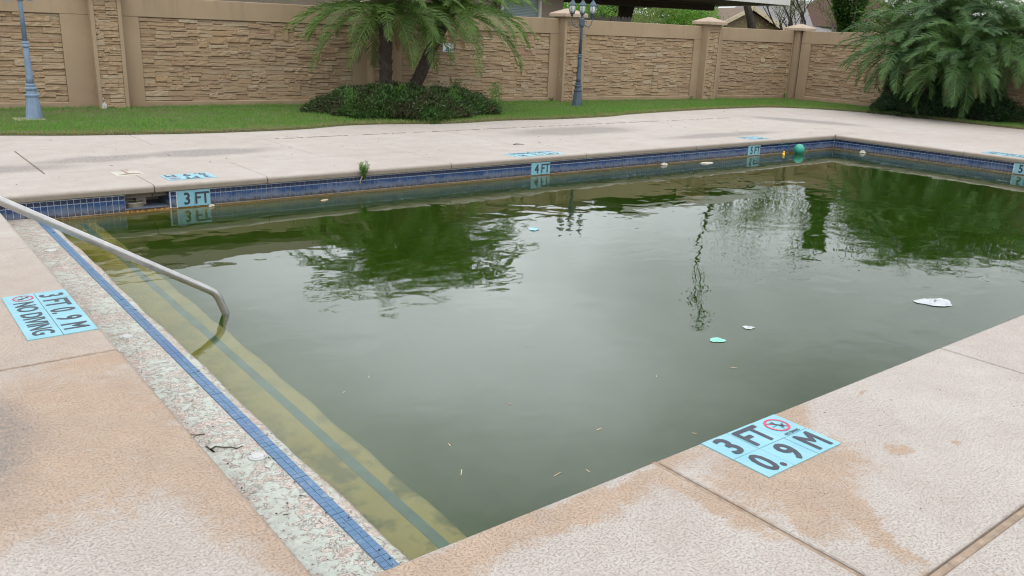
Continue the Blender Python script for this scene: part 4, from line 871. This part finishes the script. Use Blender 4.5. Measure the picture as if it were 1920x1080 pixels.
db = empty('upright_shrub', (18.6, 8.55, 0), 0, 'dark upright shrub against the wall left of the palm clump', 'shrub')
n = 5000; h = RNG.random(n); a = RNG.uniform(0, 2*PI, n); r = np.sqrt(RNG.random(n))*(.30*(1-.5*h)); PA = np.stack([r*np.cos(a), r*np.sin(a), .05+h*.95], 1); DA = unit(RNG.normal(0, .7, (n, 3))+np.array([0, 0, .6])); link('foliage', leaf_cloud(PA, DA, .07, .022, [M['hedge_dark']]), db)
b = MB(); [b.tube([(0, 0, 0), (random.uniform(-.1, .1), random.uniform(-.1, .1), .5), (random.uniform(-.2, .2), random.uniform(-.2, .2), .9)], [.012, .009, .004], 5) for _ in range(5)]; b.obj('stem', M['twig'], db)

def weed(loc, n, h, spread, label, leaf=.03, wdt=.007, name='weed'):
    o = empty(name, loc, 0, label, 'weed'); P = []; D = []; b = MB()
    for i in range(n):
        a = random.uniform(0, 6.28); hh_ = h*random.uniform(.55, 1); s = spread*random.uniform(.2, 1); pts = [Vector((s*math.cos(a)*t**1.3, s*math.sin(a)*t**1.3, hh_*t)) for t in (0, .33, .66, 1)]; b.tube(pts, [.0022, .002, .0014, .0008], 4, False)
        for k in range(26):
            t = random.uniform(.15, 1); c = Vector((s*math.cos(a)*t**1.3, s*math.sin(a)*t**1.3, hh_*t)); P.append(tuple(c)); v = Vector((random.gauss(0, 1), random.gauss(0, 1), random.uniform(.1, 1.4))).normalized(); D.append(tuple(v))
    b.obj('stem', M['weed'], o); link('foliage', leaf_cloud(np.array(P), np.array(D), leaf, wdt, [M['weed']]), o)
wd_ = weed((3.43, PW-.045, ZT-.03), 26, .20, .085, 'green tufted weed sprouting from the coping joint over the tiles', .028, .006)
b = MB(); b.tube([(3.395, PW-.012, -.165), (3.39, PW-.03, -.12), (3.40, PW-.04, -.08), (3.43, PW-.045, -.06)], [.006, .006, .005, .005], 6); tag(b.obj('weed_root', M['leafb'], smooth=True), 'pale dry root hanging below the green weed on the tiles', 'root')
weed(wallpt(11.55, .03, .12), 3, .85, .10, 'thin straggly weed climbing the wall panel right of the lamp', .02, .006)
weed(wallpt(16.35, .10, .03), 6, .22, .06, 'small pale weed at the foot of the corner column', .025, .006)
weed(wallpt(8.6, .05, .03), 8, .12, .08, 'small dark weed at the foot of the column behind the lamp', .025, .008)
weed(wallpt(12.9, .05, .03), 5, .10, .06, 'tiny weed at the wall foot left of the stone faced column', .025, .006)

# ---------------------------------------------------------------- beyond the wall
def tree(name, loc, h, spread, mat, bark, label, seed, nleaf=6000, lsz=.12, levels=4, trunk_r=.12, trunks=1, crown0=.3, group='trees beyond the wall', bend=0, upw=.35, nb=3, leafspread=.22, lw=.5):
    rnd = random.Random(seed); o = empty(name, loc, 0, label, 'tree', group); b = MB(); tips = []
    def grow(p, d, L, r, lev):
        pts = [p]; rr = [r]; q = p.copy(); dd = d.copy(); n = 5
        for i in range(n):
            dd = (dd+Vector((rnd.gauss(0, .13), rnd.gauss(0, .13), rnd.gauss(0, .08)+.04))).normalized(); q = q+dd*L/n; pts.append(q.copy()); rr.append(r*(1-.5*(i+1)/n)); 
            if lev < levels-1 or i > 1: tips.append((q.copy(), lev))
        b.tube(pts, rr, 6 if lev < 2 else 4, False)
        if lev < levels:
            for k in range(nb+(lev > 1)):
                i = rnd.randrange(2, n+1); a = rnd.uniform(0, 6.28); v = Vector((math.cos(a), math.sin(a), 0)); nd = (dd*.7+v*spread*rnd.uniform(.5, 1.1)+Vector((0, 0, upw))).normalized(); grow(pts[i], nd, L*rnd.uniform(.5, .78), rr[i]*.6, lev+1)
    for t in range(trunks):
        a = rnd.uniform(0, 6.28); s = .0 if trunks == 1 else rnd.uniform(.2, .6); grow(Vector((rnd.uniform(-.1, .1)*(trunks > 1), rnd.uniform(-.1, .1)*(trunks > 1), 0)), Vector((math.cos(a)*s+bend, math.sin(a)*s, 1)).normalized(), h*.42, trunk_r, 0)
    b.obj('trunk', bark, o, smooth=True)
    if nleaf:
        T = np.array([tuple(t[0]) for t in tips if t[0].z > h*crown0 and t[1] >= 1] or [tuple(t[0]) for t in tips]); idx = RNG.integers(0, len(T), nleaf); P = T[idx]+RNG.normal(0, leafspread, (nleaf, 3)); D = unit(RNG.normal(0, 1, (nleaf, 3))+np.array([0, 0, .2]))
        link('crown', leaf_cloud(P, D, RNG.uniform(.6, 1.2, nleaf)*lsz, lsz*lw, [mat]), o)
    return o
def bush(name, loc, rx, ry, h, n, mat, label, lsz=.13, group='leafy bushes beyond the wall', lumps=9, seed=0):
    rnd = np.random.default_rng(seed); o = empty(name, loc, 0, label, 'bush', group); P = []; 
    C = np.stack([rnd.uniform(-rx*.75, rx*.75, lumps), rnd.uniform(-ry*.7, ry*.7, lumps), rnd.uniform(.25*h, .8*h, lumps)], 1); rr = rnd.uniform(.22, .45, lumps)*h
    i = RNG.integers(0, lumps, n); v = unit(RNG.normal(0, 1, (n, 3))); r = RNG.uniform(.45, 1.05, n)**.6; P = C[i]+v*(rr[i]*r)[:, None]; P[:, 2] = np.abs(P[:, 2])
    link('crown', leaf_cloud(P, unit(v+RNG.normal(0, .7, (n, 3))), RNG.uniform(.6, 1.2, n)*lsz, lsz*.5, [mat]), o)
    b = MB(); [b.tube([(0, 0, 0), tuple(C[k]*.5), tuple(C[k])], [.05, .03, .012], 5) for k in range(lumps)]; b.obj('stem', M['bark'], o); return o
bush('leafy_bush', (25.0, 27.5, 0), 2.6, 1.5, 3.0, 12000, M['tree_green'], 'bright green bush seen under the left part of the carport', seed=1)
bush('leafy_bush', (29.5, 26.5, 0), 2.8, 1.5, 3.0, 12000, M['tree_olive'], 'olive green bush right of the dark carport post', seed=2)
bush('leafy_bush', (31.6, 25.9, 0), 1.7, 1.5, 3.3, 12000, M['tree_green'], 'bright leafy bush above the stone faced column', seed=3)
bush('leafy_bush', (33.0, 32.0, 0), 8.0, 1.5, 4.0, 14000, M['tree_dark'], 'dark green hedge line far behind the carport', lsz=.2, seed=4, lumps=16)
tree('bare_shrub', (25.2, 22.6, 0), 2.9, 1.0, M['tree_olive'], M['bark_grey'], 'leafless pale twiggy shrub above the middle wall panel', 41, 2500, .07, 4, .03, 5, group=None, upw=.6)
tree('bare_shrub', (24.2, 18.4, 0), 2.8, 1.0, M['tree_olive'], M['bark_grey'], 'spreading leafless twigs above the short wall panel', 42, 1200, .06, 4, .03, 4, group=None, upw=.3)
tree('leaning_dark_tree', (24.1, 16.4, 0), 9.4, .5, M['tree_dark'], M['bark'], 'dark trunk standing behind the carport corner', 43, 800, .09, 3, .20, 1, .35, upw=.25, nb=2, leafspread=.14)
tree('bare_tree', (25.4, 15.6, 0), 5.6, .8, M['tree_olive'], M['bark'], 'mostly bare dark branched tree above the corner column', 44, 4200, .075, 5, .09, 3, .3, upw=.35)
tree('bare_tree', (27.6, 15.2, 0), 5.6, .8, M['tree_olive'], M['bark_grey'], 'bare grey branched tree between the corner and the ivy tree', 45, 4200, .075, 5, .08, 3, .3, upw=.4)
o = tree('ivy_tree', (25.7, 14.3, 0), 6.2, .45, M['tree_dark'], M['bark'], 'tree wrapped in green ivy left of the palm clump', 46, 1500, .09, 3, .11, 1, .4, nb=2, leafspread=.25)
n = 12000; h = RNG.random(n); a = RNG.uniform(0, 2*PI, n); r = (.16+.30*RNG.random(n))*(1+.5*np.sin(h*14))*(1.15-h*.6); P = np.stack([r*np.cos(a), r*np.sin(a), .4+h*4.6], 1); link('ivy', leaf_cloud(P, unit(np.stack([np.cos(a), np.sin(a), 0*a-.3], 1)+RNG.normal(0, .5, (n, 3))), .10, .07, [M['tree_dark']]), o)
tree('bare_tree', (28.3, 12.6, 0), 5.4, .8, M['tree_olive'], M['bark'], 'bare twiggy tree half behind the palm clump top', 47, 4000, .075, 5, .08, 3, .3, upw=.4)
tree('yellowish_tree', (25.5, 7.2, 0), 4.2, .7, M['tree_yellow'], M['bark'], 'yellow green tree behind the palm clump at the right edge', 48, 9000, .12, 4, .10, 1, .3, upw=.4, leafspread=.3)
bush('leafy_bush', (22.8, 10.6, 0), 1.2, 1.8, 2.6, 7000, M['tree_dark'], 'green bush behind the wall beside the palm clump', .1, seed=6)
bush('leafy_bush', (22.5, 7.5, 0), 1.2, 2.5, 3.0, 9000, M['tree_dark'], 'dark bush directly behind the big palm clump', .1, seed=7)

# house with window
ho = empty('taupe_house', (4, 17, 0), 0, 'taupe house with a white framed window behind the wall', 'house')
def rel(b_, *a, **k): return b_.box(a[0]-4, a[1]-4, a[2]-17, a[3]-17, a[4], a[5], **k)
b = MB(); rel(b, -9, 13.42, 17, 17.2, 0, 2.75); rel(b, 14.82, 15.62, 17, 17.2, 0, 2.75); rel(b, 13.42, 14.82, 17, 17.2, 0, 1.1); rel(b, 13.42, 14.82, 17, 17.2, 2.5, 2.75); rel(b, 15.42, 15.62, 17.2, 25, 0, 2.75); rel(b, -9, -8.8, 17.2, 25, 0, 2.75); b.obj('wall', M['house'], ho)
wi = empty('window', (10.12, .06, 1.8)); wi.parent = ho
b = MB(); b.box(-.70, -.62, -.08, .0, -.7, .7); b.box(.62, .70, -.08, .0, -.7, .7); b.box(-.62, .62, -.08, 0, .62, .7); b.box(-.62, .62, -.08, 0, -.7, -.62); b.obj('frame', M['housewhite'], wi)
b = MB(); [b.box(-.62, .62, .01, .02, -.61+i*.04, -.61+i*.04+.034) for i in range(30)]; b.obj('blind', M['blind'], wi)
b = MB(); v = [(-14, -1.0, 2.72), (12.3, -1.0, 2.72), (12.3, 9, 2.72), (-14, 9, 2.72), (-9, 4, 4.45), (8.2, 4, 4.45)]; v2 = [(x, y, z+.14) for x, y, z in v[:4]]+v[4:]
b.add(v[:4]+v2, [(0, 3, 2, 1), (0, 1, 5, 4), (1, 2, 6, 5), (2, 3, 7, 6), (3, 0, 4, 7), (4, 5, 9, 8), (6, 7, 8, 9), (5, 6, 9), (7, 4, 8)]); b.obj('roof', M['roof_brown'], ho)
sc_ = empty('wall_lantern', (13.22, 16.9, 1.93), 0, 'black wall lantern on the taupe house left of the window', 'lantern')
b = MB(); b.lathe([(.03, 0), (.07, .05), (.09, .25), (.11, .27), (.05, .36), (.01, .42)], 8); b.obj('cage', M['brown'], sc_); b = MB(); b.tube([(0, 0, .05), (0, .05, 0), (0, .1, .1)], .015, 6); b.obj('bracket', M['brown'], sc_)
# carport
cp = empty('carport', (18.5, 17, 0), 0, 'open carport with a dark flat roof and a pale fascia behind the wall', 'carport')
b = MB(); b.add([(-2.7, -2.75, 2.60), (3.75, -2.75, 2.60), (3.75, 3.8, 2.52), (-2.7, 3.8, 2.52), (-2.7, -2.75, 2.72), (3.75, -2.75, 2.72), (3.75, 3.8, 2.64), (-2.7, 3.8, 2.64)], [(0, 3, 2, 1), (4, 5, 6, 7), (0, 1, 5, 4), (1, 2, 6, 5), (2, 3, 7, 6), (3, 0, 4, 7)]); b.obj('roof', M['brown'], cp)
b = MB(); b.box(-2.72, 3.79, -2.80, -2.755, 2.57, 2.75); b.add([(3.755, -2.75, 2.57), (3.79, -2.75, 2.57), (3.79, 3.8, 2.49), (3.755, 3.8, 2.49), (3.755, -2.75, 2.75), (3.79, -2.75, 2.75), (3.79, 3.8, 2.67), (3.755, 3.8, 2.67)], [(0, 3, 2, 1), (4, 5, 6, 7), (0, 1, 5, 4), (1, 2, 6, 5), (2, 3, 7, 6), (3, 0, 4, 7)]); b.obj('fascia', M['fascia'], cp)
b = MB(); b.obox((-.1, -.05, 2.455), (2.85, -.65, 0), (.04, .12, 0), (0, 0, .09)); b.obj('beam', M['brown'], cp)
for (x, y) in ((1.62, 2.05),):
    b = MB(); b.box(x-.14, x+.14, y-.14, y+.14, 0, 2.53)
    if y > 0: b.add([(x-.14, y-.12, 2.0), (x+.14, y-.12, 1.75), (x+.38, y-.12, 2.52), (x-.14, y-.12, 2.52), (x-.14, y+.12, 2.0), (x+.14, y+.12, 1.75), (x+.38, y+.12, 2.52), (x-.14, y+.12, 2.52)], [(0, 1, 2, 3), (7, 6, 5, 4), (1, 5, 6, 2), (0, 4, 5, 1)])
    if y > 0 : b.obj('post', M['brown'], cp)
# picket fence
pf = empty('picket_fence', (17.1, 17.9, .10), 0, 'weathered grey picket fence with rounded tops under the carport', 'fence')
pk = MB(); pts = [(-.068, 0), (.068, 0), (.068, 1.88), (.045, 1.955), (0, 1.985), (-.045, 1.955), (-.068, 1.88)]; pk.add([(x, y, z) for y in (-.01, .01) for x, z in pts], [tuple(range(7)), tuple(range(13, 6, -1))]+[(i, (i+1) % 7, 7+(i+1) % 7, 7+i) for i in range(7)]); pm = pk.mesh('picket', M['picket'])
for i in range(15): link('picket', pm, pf, (i*.150, random.uniform(-.004, .004), random.uniform(-.02, .01)), (0, random.uniform(-.01, .01), 0))
b = MB(); b.box(-.1, 2.25, .012, .05, 1.5, 1.58); b.obj('rail', M['picket'], pf)
# far houses
gh = empty('gabled_shed', (38.6, 28, 0), -.35, 'brown gabled outbuilding with tan trim seen through bare twigs', 'outbuilding')
b = MB(); b.add([(-2.6, 0, 0), (2.6, 0, 0), (2.6, 0, 1.9), (0, 0, 3.15), (-2.6, 0, 1.9), (-2.6, 5, 0), (2.6, 5, 0), (2.6, 5, 1.9), (0, 5, 3.15), (-2.6, 5, 1.9)], [(0, 1, 2, 3, 4), (9, 8, 7, 6, 5), (1, 6, 7, 2), (0, 4, 9, 5)]); b.obj('wall', M['gable'], gh)
b = MB(); b.add([(0, -.4, 3.28), (2.9, -.4, 1.85), (2.9, 5.2, 1.85), (0, 5.2, 3.28), (-2.9, -.4, 1.85), (-2.9, 5.2, 1.85)], [(0, 1, 2, 3), (4, 0, 3, 5)]); b.obj('roof', M['roof_brown'], gh)
for s in (-1, 1): b = MB(); b.obox((s*1.45, -.45, 2.52), (s*1.47, 0, -.72), (0, .03, 0), (.03, 0, .12)); b.obj('barge_board', M['trim'], gh)
def hiphouse(loc, rz, w, d, h, rh, mat, wall, label):
    o = empty('distant_house', loc, rz, label, 'house'); b = MB(); b.box(-w/2, w/2, 0, d, 0, h); b.obj('wall', wall, o)
    b = MB(); e = .4; b.add([(-w/2-e, -e, h), (w/2+e, -e, h), (w/2+e, d+e, h), (-w/2-e, d+e, h), (-w/2+d*.45, d/2, h+rh), (w/2-d*.45, d/2, h+rh)], [(0, 3, 2, 1), (0, 1, 5, 4), (1, 2, 5), (2, 3, 4, 5), (3, 0, 4)]); b.obj('roof', mat, o); return o
hiphouse((47, 31, 0), -.6, 9, 6, 1.9, 2.3, M['roof_grey'], M['house'], 'distant house with a grey shingle roof above the corner column')
hiphouse((50.5, 29, 0), -.9, 8, 7, 2.6, 2.7, M['roof_red'], M['trim'], 'distant house with a reddish brown roof left of the palm clump')

# ---------------------------------------------------------------- floating things
def film(name, c, rx, ry, mat, label, cat, seed, rz=0, h=.012, shape=None):
    rnd = random.Random(seed); b = MB(); n = 22; rings = 5; ph = [rnd.uniform(0, 6.28) for _ in range(5)]; vs = []
    for k in range(rings):
        f = (k+.02)/(rings-1)
        for i in range(n):
            a = 2*PI*i/n; rr = 1+.10*math.sin(2*a+ph[0])+.12*math.sin(3*a+ph[1])+.07*math.sin(5*a+ph[2])+.04*math.sin(9*a+ph[3])
            vs.append((rx*f*rr*math.cos(a), ry*f*rr*math.sin(a), (h*(1-f*.75)+rnd.uniform(-.45, .45)*h)*(1 if k < rings-1 else .35)))
    fs = [(k*n+i, k*n+(i+1) % n, (k+1)*n+(i+1) % n, (k+1)*n+i) for k in range(rings-1) for i in range(n)]+[tuple(range(n-1, -1, -1))]
    b.add(vs, fs); o = b.obj(name, mat, smooth=False); o.location = (*c, ZW+.003); o.rotation_euler = (0, 0, rz); fix_normals(o.data); return tag(o, label, cat)
film('plastic_bag', (4.96, .74), .12, .095, M['bag'], 'crumpled white plastic bag floating near the right deck', 'plastic bag', 1, -.65, .016)
film('plastic_scrap', (3.37, 1.12), .035, .030, M['bag'], 'small clear plastic scrap floating right of the green one', 'litter', 2, -.9, .006)
film('plastic_scrap', (3.02, 1.08), .042, .040, M['greenfilm'], 'mint green plastic scrap floating in mid pool', 'litter', 3, -.5, .006)
film('wrapper', (3.91, 3.87), .045, .04, M['bluefilm'], 'pale blue wrapper floating near the lamp reflection', 'litter', 4, -.4, .015)
film('foam_piece', (8.10, 6.10), .055, .035, M['foam'], 'white foam piece floating by the far wall before the ball', 'litter', 5, 0, .03)
film('foam_piece', (8.86, 5.96), .13, .04, M['foam'], 'flat pale foam scraps floating right of the white foam piece', 'litter', 6, -.2, .014)
film('foam_piece', (1.79, 6.13), .028, .022, M['foam'], 'tiny white foam piece floating under the 3 FT tiles', 'litter', 7, 0, .02)
film('dead_leaf', (2.86, 5.92), .045, .02, M['leafb'], 'tan leaf floating left of the weed near the far wall', 'leaf', 8, .3, .01)
film('foam_piece', (12.40, 5.60), .03, .055, M['foam'], 'small white piece floating by the right far wall', 'litter', 9, 0, .04)
o = empty('ball', (11.25, 6.05, ZW+.066), 0, 'teal rubber ball floating by the far wall near the corner', 'ball')
b = MB(); n = 28; b.lathe([(max(.002, .086*math.sin(PI*i/18)), -.086*math.cos(PI*i/18)) for i in range(19)], n); b.obj('skin', M['ball'], o, smooth=True)
b = MB(); b.lathe([(.003, .0845), (.008, .0845), (.008, .0872), (.003, .0872)], 10); v = b.obj('valve', M['ink'], o); v.rotation_euler = (.9, .3, 0)
o = empty('rubber_duck', (10.84, 6.05, ZW), .5, 'yellow rubber bath toy floating left of the teal ball', 'toy'); o.scale = (.72, .72, .72)
b = MB(); b.tube([(-.055, 0, .01), (-.03, 0, .008), (0, 0, .008), (.03, 0, .01), (.045, 0, .015)], [.008, .028, .036, .026, .008], 10); b.obj('body', M['duck'], o, smooth=True)
b = MB(); b.lathe([(max(.001, .024*math.sin(PI*i/10)), .055-.024*math.cos(PI*i/10)) for i in range(11)], 12, (.02, 0, 0)); b.obj('head', M['duck'], o, smooth=True)
b = MB(); b.obox((.048, 0, .052), (.010, 0, 0), (0, .008, 0), (0, 0, .003)); b.obj('beak', simple('orange_beak', (.6, .18, .03), .5, .1, 10, 0), o)
b = MB(); [b.lathe([(.001, .0), (.003, .001), (.001, .003)], 6, (.038, s*.012, .060)) for s in (-1, 1)]; b.obj('eye', M['ink'], o)
for i, (x, y, a, l) in enumerate([(.89, .65, .9, .022), (.98, .87, 1.4, .015), (1.62, .62, .1, .018), (1.2, .42, .2, .02), (1.45, 1.05, 2.2, .012), (2.3, .9, .8, .012), (1.05, 1.7, 1.1, .012), (2.0, 1.6, .3, .010), (1.95, .35, 1.9, .012), (.86, 1.6, .5, .012), (2.75, .75, -.4, .02), (1.32, .37, 1.4, .012)]):
    d = Vector((math.cos(a), math.sin(a), 0)); b = MB(); b.obox((0, 0, 0), d*l, Vector((-d.y, d.x, 0))*.0016, (0, 0, .0012)); o = b.obj('straw', M['leafb']); o.location = (x, y, ZW+.001); tag(o, 'tiny straw sliver floating on the open green water', 'straw', 'straw slivers floating on the water')
